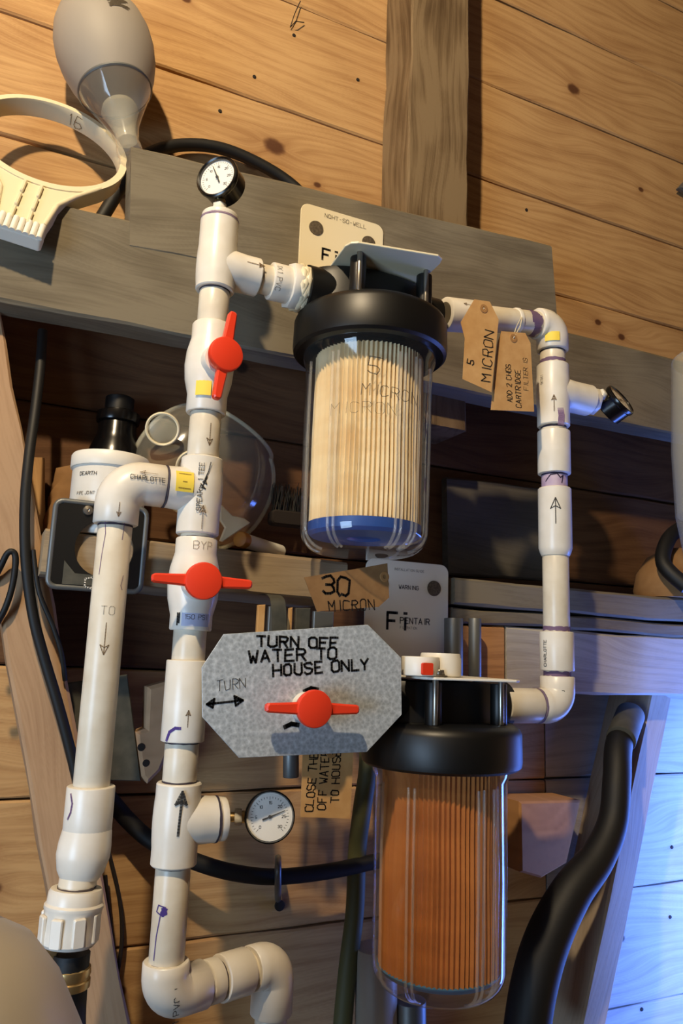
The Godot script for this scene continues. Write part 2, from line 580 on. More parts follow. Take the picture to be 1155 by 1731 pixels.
	M.yellow = mat(Color(0.93, 0.82, 0.30), 0.6)
	M.sticker_blue = mat(Color(0.70, 0.73, 0.84), 0.5)
	M.steel = clouded(95, Color(0.60, 0.63, 0.65), Color(0.88, 0.91, 0.93), 0.06, 0.5, 0.25, 9.0, FastNoiseLite.TYPE_CELLULAR, 0.02)
	M.tin = mat(Color(0.45, 0.46, 0.46), 0.45, 0.6)
	M.dull_tin = clouded(96, Color(0.24, 0.24, 0.21), Color(0.34, 0.33, 0.29), 0.02, 0.7, 0.2)
	M.frost = mat(Color(0.60, 0.57, 0.53), 0.6)
	M.frost.backlight_enabled = true
	M.frost.backlight = Color(0.5, 0.48, 0.45)
	M.glass = clear(Color(0.95, 0.95, 0.92, 0.10), 0.04)
	M.clear_hard = clear(Color(0.82, 0.80, 0.70, 0.30), 0.3)
	M.visor = clear(Color(0.9, 0.88, 0.8, 0.12), 0.08)
	M.green = mat(Color(0.33, 0.33, 0.2), 0.6)
	M.amber = mat(Color(0.72, 0.48, 0.2), 0.5)
	M.milk = mat(Color(0.66, 0.62, 0.55), 0.4)
	M.milk.backlight_enabled = true
	M.milk.backlight = Color(0.5, 0.5, 0.5)

func box(o: Node3D, called: String, lo: Vector3, hi: Vector3, m: Material) -> void:
	var b := BoxMesh.new()
	b.size = hi - lo
	part(o, called, b, m, here((lo + hi) / 2.0 - o.position))

func build_room() -> void:
	var w := setting("wall_back")
	box(w, "backing", Vector3(-1.3, 0, -0.1), Vector3(1.5, 3.3, -0.028), M.backing)
	var seams := [0.0, 0.2, 0.39, 0.58, 0.77, 0.945, 1.122, 1.275, 1.44, 1.605, 1.78, 1.96, 2.141, 2.336, 2.525, 2.715, 2.9, 3.1, 3.3]
	for k in seams.size() - 1:
		var gap := 0.0016 + 0.0012 * (k % 3)
		var high: float = seams[k + 1] - seams[k] - gap
		var x1 := 1.32
		if seams[k] < 1.26:                                   # low boards past the brace: daylight put into their paler colour
			x1 = 0.84
			part(w, "plank", board_mesh(0.477, high, 0.024, 170 + k, 0.0009, 0.0025, Vector2(fmod(k * 0.277, 1.0), 0.0), Vector2(1.4, 0.2)), M.daylit_wood, here(Vector3(1.0815, seams[k] + high / 2 + gap / 2, -0.012)))
		part(w, "plank", board_mesh(x1 + 1.25, high, 0.024, 70 + k, 0.0009, 0.0025, Vector2(fmod(k * 0.377, 1.0), 0.0), Vector2(1.4, 0.2)), M.shaded_pine[k % 2] if seams[k] > 1.27 and seams[k] < 1.7 else M.pine[(k * 3 + 1) % 4], here(Vector3((x1 - 1.25) / 2, seams[k] + high / 2 + gap / 2, -0.012)))
	for k in 9:                                               # nail heads in the boards
		var p: Vector2 = [Vector2(497, 60), Vector2(605, 135), Vector2(430, 130), Vector2(372, 188), Vector2(735, 318), Vector2(890, 355), Vector2(1136, 1432), Vector2(1085, 1706), Vector2(1133, 1550)][k]
		part(w, "nail_head", lathe([Vector2(0, -0.001), Vector2(0.0032, -0.001), Vector2(0.0028, 0.0012), Vector2(0, 0.0016)], along(Vector3(0, 0, 1), at(p.x, p.y, 0.0), Vector3(0, 1, 0)), 10), M.dark)
	var l := setting("wall_left")
	box(l, "panel", Vector3(-1.35, 0, -0.1), Vector3(-1.25, 0.65, 2.6), M.room)
	box(l, "panel", Vector3(-1.35, 1.45, -0.1), Vector3(-1.25, 3.3, 2.6), M.room)
	box(l, "panel", Vector3(-1.35, 0.65, -0.1), Vector3(-1.25, 1.45, 0.9), M.room)
	box(l, "panel", Vector3(-1.35, 0.65, 1.7), Vector3(-1.25, 1.45, 2.6), M.room)
	var r := setting("wall_right")
	box(r, "panel", Vector3(1.32, 0, -0.1), Vector3(1.42, 0.55, 2.6), M.room)
	box(r, "panel", Vector3(1.32, 1.34, -0.1), Vector3(1.42, 3.3, 2.6), M.room)
	box(r, "panel", Vector3(1.32, 0.55, -0.1), Vector3(1.42, 1.34, 0.01), M.room)
	box(r, "panel", Vector3(1.32, 0.55, 0.46), Vector3(1.42, 1.34, 2.6), M.room)
	var f := setting("wall_front")
	box(f, "panel", Vector3(-1.35, 0, 2.6), Vector3(1.42, 3.3, 2.7), M.room)
	var fl := setting("floor")
	box(fl, "slab", Vector3(-1.35, -0.1, -0.1), Vector3(1.42, 0, 2.7), M.room)
	var leaf := setting("added_door_1")                             # added plank leaf, out of view, keeping window light off the lower filter
	for k in 4: part(leaf, "plank", board_mesh(1.33, 0.112, 0.024, 240 + k, 0.001, 0.003), M.tan_wood, Transform3D(Basis(Vector3(0, 1, 0), Vector3(0, 0, 1), Vector3(1, 0, 0)), Vector3(1.005, 0.665, 0.248 + k * 0.1135)))
	for y in [0.25, 1.08]: part(leaf, "ledge", board_mesh(0.44, 0.09, 0.022, 250, 0.001, 0.003), M.tan_wood, Transform3D(Basis(Vector3(0, 0, 1), Vector3(0, 1, 0), Vector3(-1, 0, 0)), Vector3(1.029, y, 0.418)))
	var c := setting("ceiling")
	box(c, "panel", Vector3(-1.35, 3.3, -0.1), Vector3(1.42, 3.4, 2.7), M.room)
	for k in 2:
		var win := setting("window_%d" % (k + 1))
		var x: float = [1.37, -1.3][k]
		var z0: float = [0.01, 0.9][k]
		var z1: float = [0.46, 1.7][k]
		var y0: float = [0.55, 0.65][k]
		var y1: float = [1.34, 1.45][k]
		box(win, "sill", Vector3(x - 0.03, y0, z0), Vector3(x + 0.03, y0 + 0.025, z1), M.tan_wood)
		box(win, "head_rail", Vector3(x - 0.03, y1 - 0.025, z0), Vector3(x + 0.03, y1, z1), M.tan_wood)
		box(win, "stile", Vector3(x - 0.03, y0, z0), Vector3(x + 0.03, y1, z0 + 0.025), M.tan_wood)
		box(win, "stile", Vector3(x - 0.03, y0, z1 - 0.025), Vector3(x + 0.03, y1, z1), M.tan_wood)
		box(win, "pane", Vector3(x + 0.005, y0, z0), Vector3(x + 0.009, y1, z1), M.pane)
	var lamp := thing("ceiling_lamp", "bare bulb hanging from the shed ceiling behind the viewer", "lamp", Vector3(-0.4, 2.6, 1.1))
	part(lamp, "bulb", lathe([Vector2(0, -0.03), Vector2(0.02, -0.024), Vector2(0.028, -0.008), Vector2(0.027, 0.008), Vector2(0.017, 0.03), Vector2(0.013, 0.05), Vector2(0, 0.05)]), glow())
	part(lamp, "socket", lathe(rounded(0.02, 0.05, 0.003), here(Vector3(0, 0.05, 0))), M.black)
	part(lamp, "cord", tube([Vector3(0, 0.1, 0), Vector3(0, 0.7, 0)], 0.004, 8), M.black)

func glow() -> StandardMaterial3D:
	var m := mat(Color(1, 0.95, 0.85), 0.4)
	m.emission_enabled = true
	m.emission = Color(1.0, 0.85, 0.62)
	m.emission_energy_multiplier = 2.0
	return m

func timber(called: String, label: String, category: String, a: Vector3, b: Vector3, high: float, thick: float, m: Material, seed_no: int, front := Vector3(0, 0, 1), wear := 0.0015) -> Node3D:   # a board from a to b along its centre line, thick towards front
	var t := thing(called, label, category, (a + b) / 2.0)
	var x := (b - a).normalized()
	var z := (front - x * front.dot(x)).normalized()
	part(t, "board", board_mesh(a.distance_to(b), high, thick, seed_no, wear, 0.003, Vector2(fmod(seed_no * 0.173, 1.0), 0.0)), m, Transform3D(Basis(x, z.cross(x), z), Vector3.ZERO))
	return t

func build_timber() -> void:
	var y0 := at(690, 335, 0.09).y
	timber("timber_post", "upright square timber post nailed to the boards above the upper grey plank", "post", Vector3(0.573, y0 - 0.35, 0.045), Vector3(0.573, 3.2, 0.045), 0.11, 0.09, M.post_wood, 3, Vector3(0, 0, 1), 0.0018)
	var p := at(228, 255, 0.128)
	var q := at(228, 422, 0.128)
	var e := at(937, 420, 0.128)
	timber("grey_plank", "short weathered grey plank behind the upper filter's white bracket", "plank", Vector3(p.x, (p.y + q.y) / 2 + 0.003, 0.109), Vector3(e.x, (p.y + q.y) / 2 + 0.05, 0.109), 0.135, 0.038, M.grey_wood, 5)
	timber("grey_beam", "long weathered grey beam running right across behind the pipes", "beam", Vector3(-1.2, 1.735, 0.105), Vector3(1.31, 1.757, 0.105), 0.134, 0.044, M.grey_wood, 9)
	timber("shelf_rail", "weathered timber rail carrying the black bottle and white tub", "shelf", Vector3(0.052, 1.398, 0.0755), Vector3(0.41, 1.392, 0.0755), 0.05, 0.149, M.rail_wood, 12)
	timber("shelf_board", "grey shelf board ending behind the white pipe at lower right", "shelf", Vector3(0.58, 1.394, 0.07), Vector3(1.31, 1.392, 0.07), 0.036, 0.13, M.grey_wood, 15)
	timber("shelf_batten", "thin grey batten under the edge of the right-hand shelf board", "batten", Vector3(0.58, 1.3625, 0.07), Vector3(1.31, 1.3605, 0.07), 0.02, 0.12, M.grey_wood, 17)
	timber("shelf_ledger", "short orange-brown timber ledger under the grey shelf, between the lower filter and the white pipe", "plank", Vector3(0.5, 1.304, 0.0965), Vector3(0.668, 1.304, 0.0965), 0.09, 0.06, M.ledger_wood, 21)  # one ledger in two pieces, lamp warmth and daylight put into their colours
	timber("shelf_ledger", "ledger piece, daylight put into its pale colour, under the shelf beyond the white pipe", "plank", Vector3(0.672, 1.304, 0.0965), Vector3(1.31, 1.304, 0.0965), 0.09, 0.06, M.daylit_wood, 19)
	timber("diagonal_brace", "slanting tan timber brace at the left with a black cable along it", "brace", at(-34, 669, 0.07) + Vector3(-0.045, 0.2, -0.02), at(173, 1731, 0.07) + Vector3(0.05, -0.2, -0.02), 0.056, 0.09, M.tan_wood, 23)
	timber("diagonal_brace", "slanting timber brace at lower right, blue daylight on its front edge", "brace", Vector3(1.0, 1.26, 0.05), Vector3(0.745, 0.53, 0.05), 0.045, 0.09, M.brace_wood, 27)
	timber("grey_board", "dark grey cracked board between the two shelves and the long beam", "board", at(752, 890, 0.009), at(930, 905, 0.009), 0.155, 0.016, M.dark_grey_wood, 33)
	timber("wood_strip", "narrow orange strip of wood standing behind the black cable", "strip", at(63, 775, 0.03), at(63, 900, 0.03), 0.016, 0.012, M.pine[0], 37)
	var bl := thing("wood_block", "sawn wooden block on the wall beside the amber filter", "block", at(930, 1400, 0.06))
	var o := []
	for c in [Vector2(868, 1352), Vector2(972, 1350), Vector2(948, 1455), Vector2(905, 1480), Vector2(870, 1470)]:
		var v := at(c.x, c.y, 0.06) - bl.position
		o.append(Vector2(v.x, v.y))
	part(bl, "block", plate(o, 0.07, here(Vector3(0, 0, -0.02)), 0.003), M.ledger_wood)

func build_filters() -> void:
	var c1 := Vector3(0.392, 1.6585, 0.23)
	var f1 := filter("upper clear water filter with black head and cream cartridge, on a white bracket", c1, M.bowl, M.cream)
	cartridge("cream pleated cartridge with a blue end cap inside the upper filter", c1, 0.0655, -0.208, -0.006, M.paper, M.blue, 0.013)
	var fp := round_place(Transform3D(Basis(Vector3.UP, facing(c1)), Vector3.ZERO), 0.0775)
	ink(f1.get_node("clear_bowl"), "handwriting", words("5", 0.02, Vector2(-0.002, -0.05), -0.15, 0.3), fp, 0.0013, M.ink_grey)
	ink(f1.get_node("clear_bowl"), "handwriting", words("MICRON", 0.0125, Vector2(-0.008, -0.075), -0.05, 0.3, 1.1), fp, 0.0009, M.ink_grey)
	ink(f1.get_node("clear_bowl"), "handwriting", words("MICRON", 0.0125, Vector2(-0.043, -0.096), 0.0, 0.3, 1.2), fp, 0.0007, M.ink_faint)  # second word is the shadow of the first, drawn as faint ink
	var b1: Node3D = f1.get_node("mounting_bracket")
	var back1 := -(c1.z - 0.128) + 0.0034
	ink(b1, "bracket_print", words("NOHT-SO-WELL", 0.0055, Vector2(-0.026, 0.232), 0.0, 0.1, 1.05), flat_place(here(Vector3(0, 0, back1))), 0.001, M.ink_faint)
	ink(b1, "bracket_logo", words("Fi", 0.016, Vector2(-0.027, 0.169)), flat_place(here(Vector3(0, 0, back1))), 0.003, M.ink)
	var c2 := Vector3(0.507, 1.183, 0.22)
	var f2 := filter("lower water filter with black head and rusty orange contents", c2, M.bowl_amber, M.white)
	cartridge("rust-stained orange cartridge inside the lower filter", c2, 0.0685, -0.217, -0.004, M.paper_rust, M.blue_pale, 0.004)
	var b2: Node3D = f2.get_node("mounting_bracket")
	var back2 := -(c2.z - 0.128) + 0.0034
	var bp := flat_place(here(Vector3(0, 0, back2)))
	ink(b2, "bracket_logo", words("Fi", 0.021, Vector2(-0.028, 0.155)), bp, 0.0036, M.ink)
	ink(b2, "bracket_print", words("PENTAIR", 0.0075, Vector2(-0.009, 0.163), 0.0, 0.1), bp, 0.0014, M.ink_grey)
	ink(b2, "bracket_print", words("FILTRATION", 0.003, Vector2(-0.009, 0.156)), bp, 0.0005, M.ink_faint)
	ink(b2, "bracket_print", words("INSTALLATION GUIDE", 0.003, Vector2(-0.02, 0.232)), bp, 0.0005, M.ink_faint)
	ink(b2, "bracket_print", words("WARNING", 0.005, Vector2(-0.012, 0.208)), bp, 0.0009, M.ink_grey)
	# debris of glue along the front edge of the lower bracket
	var cap := thing("plastic_stopper", "white screw cap standing on top of the lower filter", "cap", Vector3(0.478, 1.2825, 0.262))
	part(cap, "cap", lathe([Vector2(0, 0), Vector2(0.0225, 0), Vector2(0.0235, 0.001), Vector2(0.0235, 0.020), Vector2(0.0225, 0.0215), Vector2(0.0225, 0.024), Vector2(0.0215, 0.0255), Vector2(0, 0.0255)]), M.white)
	var cap2 := thing("plastic_stopper", "white cap with a red tab, half hidden by the metal sign", "cap", Vector3(0.447, 1.2825, 0.27))
	part(cap2, "cap", lathe(rounded(0.021, 0.021, 0.0015)), M.white)
	part(cap2, "tab", plate(rounded_rect(0.013, 0.013, 0.002), 0.004, here(Vector3(-0.006, 0.008, 0.0245))), M.red)
	var nut := thing("hex_bolt", "small rusty bolt head on the lower filter's bracket in front of the white cap", "bolt", Vector3(0.463, 1.2825, 0.283))
	part(nut, "washer", lathe(rounded(0.0095, 0.0016, 0.0003)), M.washer)
	part(nut, "head", lathe(rounded(0.0065, 0.0058, 0.0008), here(Vector3(0, 0.0016, 0)), 6), M.bolt)

func build_pipes() -> void:
	var x := 0.1965
	var yy := func(py: float) -> float: return up_to(x, PZ, py)
	var v := func(py: float) -> Vector3: return Vector3(x, up_to(x, PZ, py), PZ)
	var r := thing("pvc_riser", "tall white PVC riser carrying the red-handled valves, left of the filters", "pipe", Vector3(x, yy.call(1690), PZ))
	r.set_meta("room_coordinates", true)
	var port1 := Vector3(0.392, 1.6585 + 0.066, PZ)
	var by := port1.y
	var tee_low: float = yy.call(493)
	var tee_top: float = yy.call(374)
	tee(r, Vector3(x, tee_low, PZ), Vector3(x, tee_top, PZ), Vector3(x, by, PZ), Vector3(at(437, 455, PZ).x, by, PZ))
	part(r, "bushing", lathe(rounded(R_FIT - 0.001, 0.0075, 0.001), here(Vector3(x, tee_top - 0.001, PZ))), M.pvc, away(r))
	pipe(r, Vector3(x + 0.03, by, PZ), Vector3(at(470, 460, PZ).x, by, PZ))
	var ax := at(457, 460, PZ).x
	coupling(r, Vector3(ax, by, PZ), Vector3(at(490, 460, PZ).x, by, PZ), R_FIT, "adapter")
	var hx := at(488, 460, PZ).x
	part(r, "hex_flange", lathe(rounded(0.0275, 0.012, 0.0015), along(Vector3(1, 0, 0), Vector3(hx, by, PZ)), 8), M.pvc, away(r))
	var st := begin()
	var tp := []
	var tr := []
	for k in 46:
		var a := k * 0.62
		tp.append(Vector3(hx + 0.011 + k * 0.00016 + 0.0015 * sin(k * 1.7), by + cos(a) * 0.0235, PZ + sin(a) * 0.0235))
		tr.append(0.0034 + 0.0018 * absf(sin(k * 2.3)))
	tube_into(st, tp, tr, 8)
	part(r, "thread_tape", done(st), M.cream, away(r))
	pipe(r, Vector3(hx, by, PZ), Vector3(port1.x - 0.088, by, PZ))
	pipe(r, v.call(552), v.call(490))
	pipe(r, v.call(777), v.call(692))
	var t2b: float = yy.call(905)
	var t2t: float = yy.call(776)
	var bry: float = yy.call(830)
	var tx := at(277, 832, PZ).x
	tee(r, Vector3(x, t2b, PZ), Vector3(x, t2t, PZ), Vector3(x, bry, PZ), Vector3(tx, bry, PZ), 0.0222)
	pipe(r, v.call(915), v.call(902))
	pipe(r, v.call(1120), v.call(1062))
	coupling(r, v.call(1253), v.call(1116))
	pipe(r, v.call(1324), v.call(1250))
	var t3b: float = yy.call(1462)
	var t3t: float = yy.call(1322)
	var ty: float = yy.call(1388)
	var t3x := at(368, 1385, PZ).x
	tee(r, Vector3(x, t3b, PZ), Vector3(x, t3t, PZ), Vector3(x, ty, PZ), Vector3(t3x, ty, PZ), 0.0222)
	part(r, "bushing", lathe(rounded(0.0212, 0.008, 0.001), along(Vector3(1, 0, 0), Vector3(t3x - 0.001, ty, PZ))), M.pvc, away(r))
	pipe(r, v.call(1630), v.call(1458))
	var cy: float = yy.call(1683)
	var corner := Vector3(x, cy, PZ)
	var far_end := Vector3(0.322, cy, 0.188)
	var dir := (far_end - corner).normalized()
	var reach := corner.distance_to(far_end)
	elbow(r, v.call(1624), corner, corner + dir * 0.043, 0.0222)
	var run := func(d: float) -> Vector3: return corner + dir * d
	pipe(r, run.call(0.038), run.call(0.07))
	coupling(r, run.call(0.0455), run.call(0.060), 0.0205, "primed_ring")
	coupling(r, run.call(0.0635), run.call(0.096), 0.0222)
	pipe(r, run.call(0.094), run.call(0.12))
	var far := far_end
	elbow(r, run.call(reach - 0.031), far, far - Vector3(0, 0.05, 0), 0.0222)
	pipe(r, far - Vector3(0, 0.048, 0), far - Vector3(0, 0.4, 0))
	for d in [0.0445, 0.0615]: primer_shade(r, run.call(d), dir, 0.003, M.purple_dark)
	for py in [494, 699, 776, 911, 1254, 1321, 1463, 1626]: primer_shade(r, v.call(py), Vector3.UP, 0.0022, M.purple_dark)
	primer_shade(r, Vector3(tx, bry, PZ), Vector3.RIGHT, 0.0024, M.purple_dark, 0.0222)
	primer_shade(r, Vector3(at(438, 455, PZ).x, by, PZ), Vector3.RIGHT, 0.0016, M.purple_dark)
	primer_shade(r, Vector3(x, tee_top - 0.0012, PZ), Vector3.UP, 0.0025, M.purple, R_FIT)
	primer_shade(r, Vector3(t3x - 0.003, ty, PZ), Vector3.RIGHT, 0.0025, M.purple_dark, 0.0222)
	# pencilled arrows, print and stickers
	var w: Vector3 = v.call(455)
	ink(r, "marker_arrow", arrow(0.02, Vector2(0.004, 0), PI), upright(w, R_FIT), 0.0012, M.ink_brown)
	ink(r, "marker_arrow", arrow(0.02, Vector2(0.002, 0.0), 0.0), level(Vector3(0.236, by, PZ), R_FIT, -0.3), 0.0014, M.ink_brown)
	ink(r, "printed_size", words("1X1 PVC", 0.006, Vector2(-0.006, -0.009)), level(Vector3(at(472, 460, PZ).x, by, PZ), R_FIT, -0.3), 0.0008, M.ink_faint)
	w = v.call(740)
	ink(r, "marker_arrow", arrow(0.024, Vector2(0.006, 0), PI), upright(w), 0.0011, M.ink_brown)
	w = v.call(835)
	ink(r, "printed_label", words("SPEARS 1 TEE", 0.005, Vector2(0.002, -0.022), PI / 2), upright(w, 0.0236), 0.0009, M.ink_grey)
	ink(r, "pen_scribble", [PackedVector2Array([Vector2(0.009, 0.03), Vector2(0.007, 0.02), Vector2(0.004, 0.012), Vector2(0.006, 0.006), Vector2(0.002, 0.008), Vector2(0.006, 0.014), Vector2(0.001, 0.002), Vector2(0.005, 0.001), Vector2(0.0, 0.006)])], upright(w, 0.0236), 0.0011, M.ink)
	w = v.call(880)
	ink(r, "marker_arrow", arrow(0.024, Vector2(0.004, 0)), upright(w, 0.0236), 0.0012, M.ink_brown)
	var yl := level(Vector3(at(303, 832, PZ).x, bry, PZ), 0.0238, -0.15)
	part(r, "yellow_sticker", patch(yl, 0.023, 0.0185), M.yellow, away(r))
	var yl2 := level(Vector3(at(303, 832, PZ).x, bry, PZ), 0.0241, -0.15)
	ink(r, "sticker_print", [PackedVector2Array([Vector2(-0.008, -0.006), Vector2(-0.008, 0.006)]), PackedVector2Array([Vector2(0.001, -0.002), Vector2(0.001, 0.002)]), PackedVector2Array([Vector2(0.008, -0.006), Vector2(0.008, 0.006)])], yl2, 0.0011, M.ink_brown)
	w = v.call(1212)
	ink(r, "marker_arrow", arrow(0.016, Vector2(0.004, 0)), upright(w, R_FIT), 0.001, M.ink_brown)
	w = v.call(1235)
	ink(r, "pen_scribble", [PackedVector2Array([Vector2(-0.017, -0.008), Vector2(-0.014, 0.0), Vector2(-0.008, 0.004), Vector2(-0.003, 0.004)])], upright(w, R_FIT), 0.003, M.ink_purple)
	w = v.call(1378)
	ink(r, "marker_arrow", arrow(0.04, Vector2(0.003, 0.006), -0.04, 0.3), upright(w, 0.0236), 0.0024, M.ink_grey)
	w = v.call(1545)
	ink(r, "pen_scribble", [PackedVector2Array([Vector2(-0.013, -0.036), Vector2(-0.012, -0.015), Vector2(-0.009, 0.004), Vector2(-0.006, 0.011), Vector2(-0.012, 0.012), Vector2(-0.014, 0.006), Vector2(-0.007, 0.003)])], upright(w), 0.0012, M.ink_purple)
	ink(r, "pen_blot", [PackedVector2Array([Vector2(-0.006, 0.009), Vector2(-0.005, 0.006), Vector2(-0.007, 0.005), Vector2(-0.005, 0.009)])], upright(w), 0.005, M.ink_purple)
	w = v.call(1690)
	ink(r, "printed_size", words("1 PVC I", 0.006, Vector2(0.016, -0.014), PI / 2), upright(w, 0.0222), 0.001, M.ink_grey)
	# branch: elbow, long drop pipe, couplings, union
	var bx := 0.1125
	var d0 := Vector3(bx, bry, PZ)
	var u := func(py: float) -> Vector3: return Vector3(bx, up_to(bx, PZ, py), PZ)
	var dpipe := thing("pvc_drop_pipe", "white PVC drop pipe with an elbow at its top, nearest the slanting brace", "pipe", u.call(1590))
	dpipe.set_meta("room_coordinates", true)
	elbow(dpipe, Vector3(tx - 0.0005, bry, PZ), d0, u.call(887), 0.0222, 0.026)
	pipe(dpipe, u.call(1345), u.call(884))
	primer_shade(dpipe, u.call(889), Vector3.UP, 0.0022, M.purple_dark)
	var ca: Vector3 = u.call(1408)
	var cb: Vector3 = u.call(1328)
	coupling(dpipe, ca, cb, 0.0222)
	var low: Vector3 = u.call(1482) + Vector3(-0.004, 0, 0.004)
	var h := ca.distance_to(low)
	coupling(dpipe, low, ca, 0.02, "check_valve", [Vector2(0.014, -0.004), Vector2(0.0175, 0), Vector2(0.021, 0.006), Vector2(0.0235, 0.016), Vector2(0.0242, h * 0.5), Vector2(0.024, h * 0.75), Vector2(0.0222, h + 0.004), Vector2(0.018, h + 0.006)])
	pipe(dpipe, u.call(1515) + Vector3(-0.006, 0, 0.006), low + Vector3(0, 0.005, 0))
	var ua: Vector3 = u.call(1590) + Vector3(-0.0085, 0, 0.008)
	var ub: Vector3 = u.call(1497) + Vector3(-0.0055, 0, 0.006)
	var uh := ua.distance_to(ub)
	coupling(dpipe, ua, ub, 0.025, "union_nut", [Vector2(0.012, 0), Vector2(0.022, 0), Vector2(0.0245, 0.003), Vector2(0.0252, 0.012), Vector2(0.0252, uh * 0.62), Vector2(0.0262, uh * 0.66), Vector2(0.0262, uh * 0.72), Vector2(0.0245, uh * 0.76), Vector2(0.024, uh - 0.003), Vector2(0.0225, uh), Vector2(R_PIPE, uh)])
	for k in 8:
		var a := TAU * k / 8.0 + 0.2
		part(dpipe, "grip_rib", plate(rounded_rect(0.011, uh * 0.52, 0.002), 0.004, Transform3D(Basis(Vector3.UP, a), ua + Vector3(sin(a) * 0.0246, uh * 0.34, cos(a) * 0.0246)), 0.001), M.pvc, away(dpipe))
	primer_shade(dpipe, ub + Vector3(0, 0.001, 0), Vector3.UP, 0.0025, M.purple_dark)
	ink(dpipe, "marker_arrow", arrow(0.03, Vector2(0.0, 0), PI), upright(u.call(1080)), 0.001, M.ink_brown)
	ink(dpipe, "handwriting", words("TO", 0.008, Vector2(-0.006, 0)), upright(u.call(1040)), 0.0006, M.ink_faint)
	ink(dpipe, "pen_scribble", [PackedVector2Array([Vector2(-0.011, 0.035), Vector2(-0.009, 0.02), Vector2(-0.011, 0.0), Vector2(-0.012, -0.02)]), PackedVector2Array([Vector2(0.009, 0.035), Vector2(0.008, 0.015)]), PackedVector2Array([Vector2(0.013, -0.02), Vector2(0.011, -0.03), Vector2(0.013, -0.034)])], upright(u.call(940)), 0.0008, M.purple)
	ink(dpipe, "marker_arrow", arrow(0.014, Vector2(0.002, 0), PI), upright(u.call(867), 0.0224), 0.0009, M.ink_brown)
	ink(dpipe, "pen_scribble", [PackedVector2Array([Vector2(-0.02, 0.012), Vector2(-0.017, 0.004), Vector2(-0.018, -0.004), Vector2(-0.021, -0.01)])], upright(u.call(1360), 0.0222), 0.002, M.purple)
	var el := level(Vector3(at(243, 830, PZ).x, bry, PZ), 0.0232, -0.05)
	ink(dpipe, "printed_size", words("CHARLOTTE", 0.0042, Vector2(0.002, -0.018), PI / 2), el, 0.0009, M.ink_grey)
	ink(dpipe, "marker_arrow", arrow(0.018, Vector2(-0.006, 0.0), PI), el, 0.0007, M.ink_brown)
	# right-hand run: out of the upper filter, over, and down into the lower filter
	var rx := 0.673
	var k := thing("pvc_downpipe", "white PVC pipe run joining the upper filter's outlet to the lower filter", "pipe", Vector3(rx, 1.25, PZ))
	k.set_meta("room_coordinates", true)
	var g := func(py: float) -> Vector3: return Vector3(rx, up_to(rx, PZ, py), PZ)
	var oy := 1.6585 + 0.066 + 0.02
	var ry := at(930, 545, PZ).y - 0.004
	var side := func(px: float) -> Vector3:
		var xx := at(px, 520, PZ).x
		return Vector3(xx, lerpf(port1.y, ry, clampf((xx - port1.x) / (rx - port1.x), 0, 1)), PZ)
	coupling(k, side.call(752), side.call(803), R_FIT, "adapter")
	pipe(k, side.call(800), side.call(930))
	coupling(k, side.call(868), side.call(874), 0.0185, "pipe_ridge")
	primer_shade(k, side.call(896), Vector3.RIGHT, 0.017, M.purple)
	elbow(k, side.call(907), Vector3(rx, ry, PZ), g.call(594), 0.0216, 0.022)
	pipe(k, g.call(625), g.call(590))
	primer_shade(k, g.call(613), Vector3.UP, 0.005, M.purple)
	primer_shade(k, g.call(596), Vector3.UP, 0.0018, M.purple_dark)
	var tm: Vector3 = g.call(664)
	tee(k, g.call(722), g.call(618), tm, tm + Vector3(0.062, 0, 0.0), 0.0216)
	part(k, "bushing", lathe(rounded(0.0195, 0.012, 0.0015), along(Vector3(1, 0, 0), tm + Vector3(0.06, 0, 0)), 8), M.pvc, away(k))
	pipe(k, g.call(735), g.call(718))
	primer_shade(k, g.call(724), Vector3.UP, 0.0028, M.purple_dark)
	coupling(k, g.call(802), g.call(730))
	pipe(k, g.call(832), g.call(798), M.lilac)
	primer_shade(k, g.call(804), Vector3.UP, 0.002, M.purple_dark)
	ink(k, "pen_scribble", [PackedVector2Array([Vector2(-0.012, -0.003), Vector2(-0.005, 0.005), Vector2(0.004, 0.006), Vector2(0.008, 0.001), Vector2(0.012, 0.004), Vector2(0.01, -0.006)])], upright(g.call(813)), 0.0015, M.purple_dark)
	var ga: Vector3 = g.call(940)
	var gb: Vector3 = g.call(826)
	var gh := ga.distance_to(gb)
	coupling(k, ga, gb, R_FIT, "reducer", [Vector2(R_PIPE, 0), Vector2(R_PIPE + 0.0012, 0.0), Vector2(R_PIPE + 0.003, 0.004), Vector2(R_FIT, 0.010), Vector2(R_FIT, gh - 0.0014), Vector2(R_FIT - 0.0012, gh), Vector2(R_PIPE * 0.9, gh)])
	pipe(k, g.call(1075), g.call(936))
	primer_shade(k, g.call(1063), Vector3.UP, 0.006, M.purple)
	coupling(k, g.call(1134), g.call(1068))
	pipe(k, g.call(1150), g.call(1132))
	primer_shade(k, g.call(1139), Vector3.UP, 0.006, M.purple)
	var ly := 1.183 + 0.066
	var lowc := Vector3(rx, ly, PZ)
	elbow(k, g.call(1143), lowc, Vector3(at(908, 1195, PZ).x, ly, PZ), 0.0216, 0.022)
	pipe(k, Vector3(0.585, ly, PZ), Vector3(at(915, 1195, PZ).x, ly, PZ))
	coupling(k, Vector3(0.588, ly, PZ), Vector3(at(906, 1195, PZ).x, ly, PZ), 0.0212, "adapter")
	primer_shade(k, Vector3(at(907, 1195, PZ).x, ly, PZ), Vector3.RIGHT, 0.004, M.purple, 0.0216)
	ink(k, "marker_arrow", arrow(0.034, Vector2(0.001, 0), 0.0, 0.42), upright(g.call(868), R_FIT), 0.0013, M.ink_grey)
	ink(k, "marker_arrow", arrow(0.022, Vector2(0.001, 0)), upright(g.call(690), 0.0226), 0.0012, M.ink_brown)
	ink(k, "printed_size", words("1X1X1", 0.004, Vector2(-0.014, -0.006), PI / 2), upright(g.call(650), 0.0228), 0.0008, M.ink_faint)
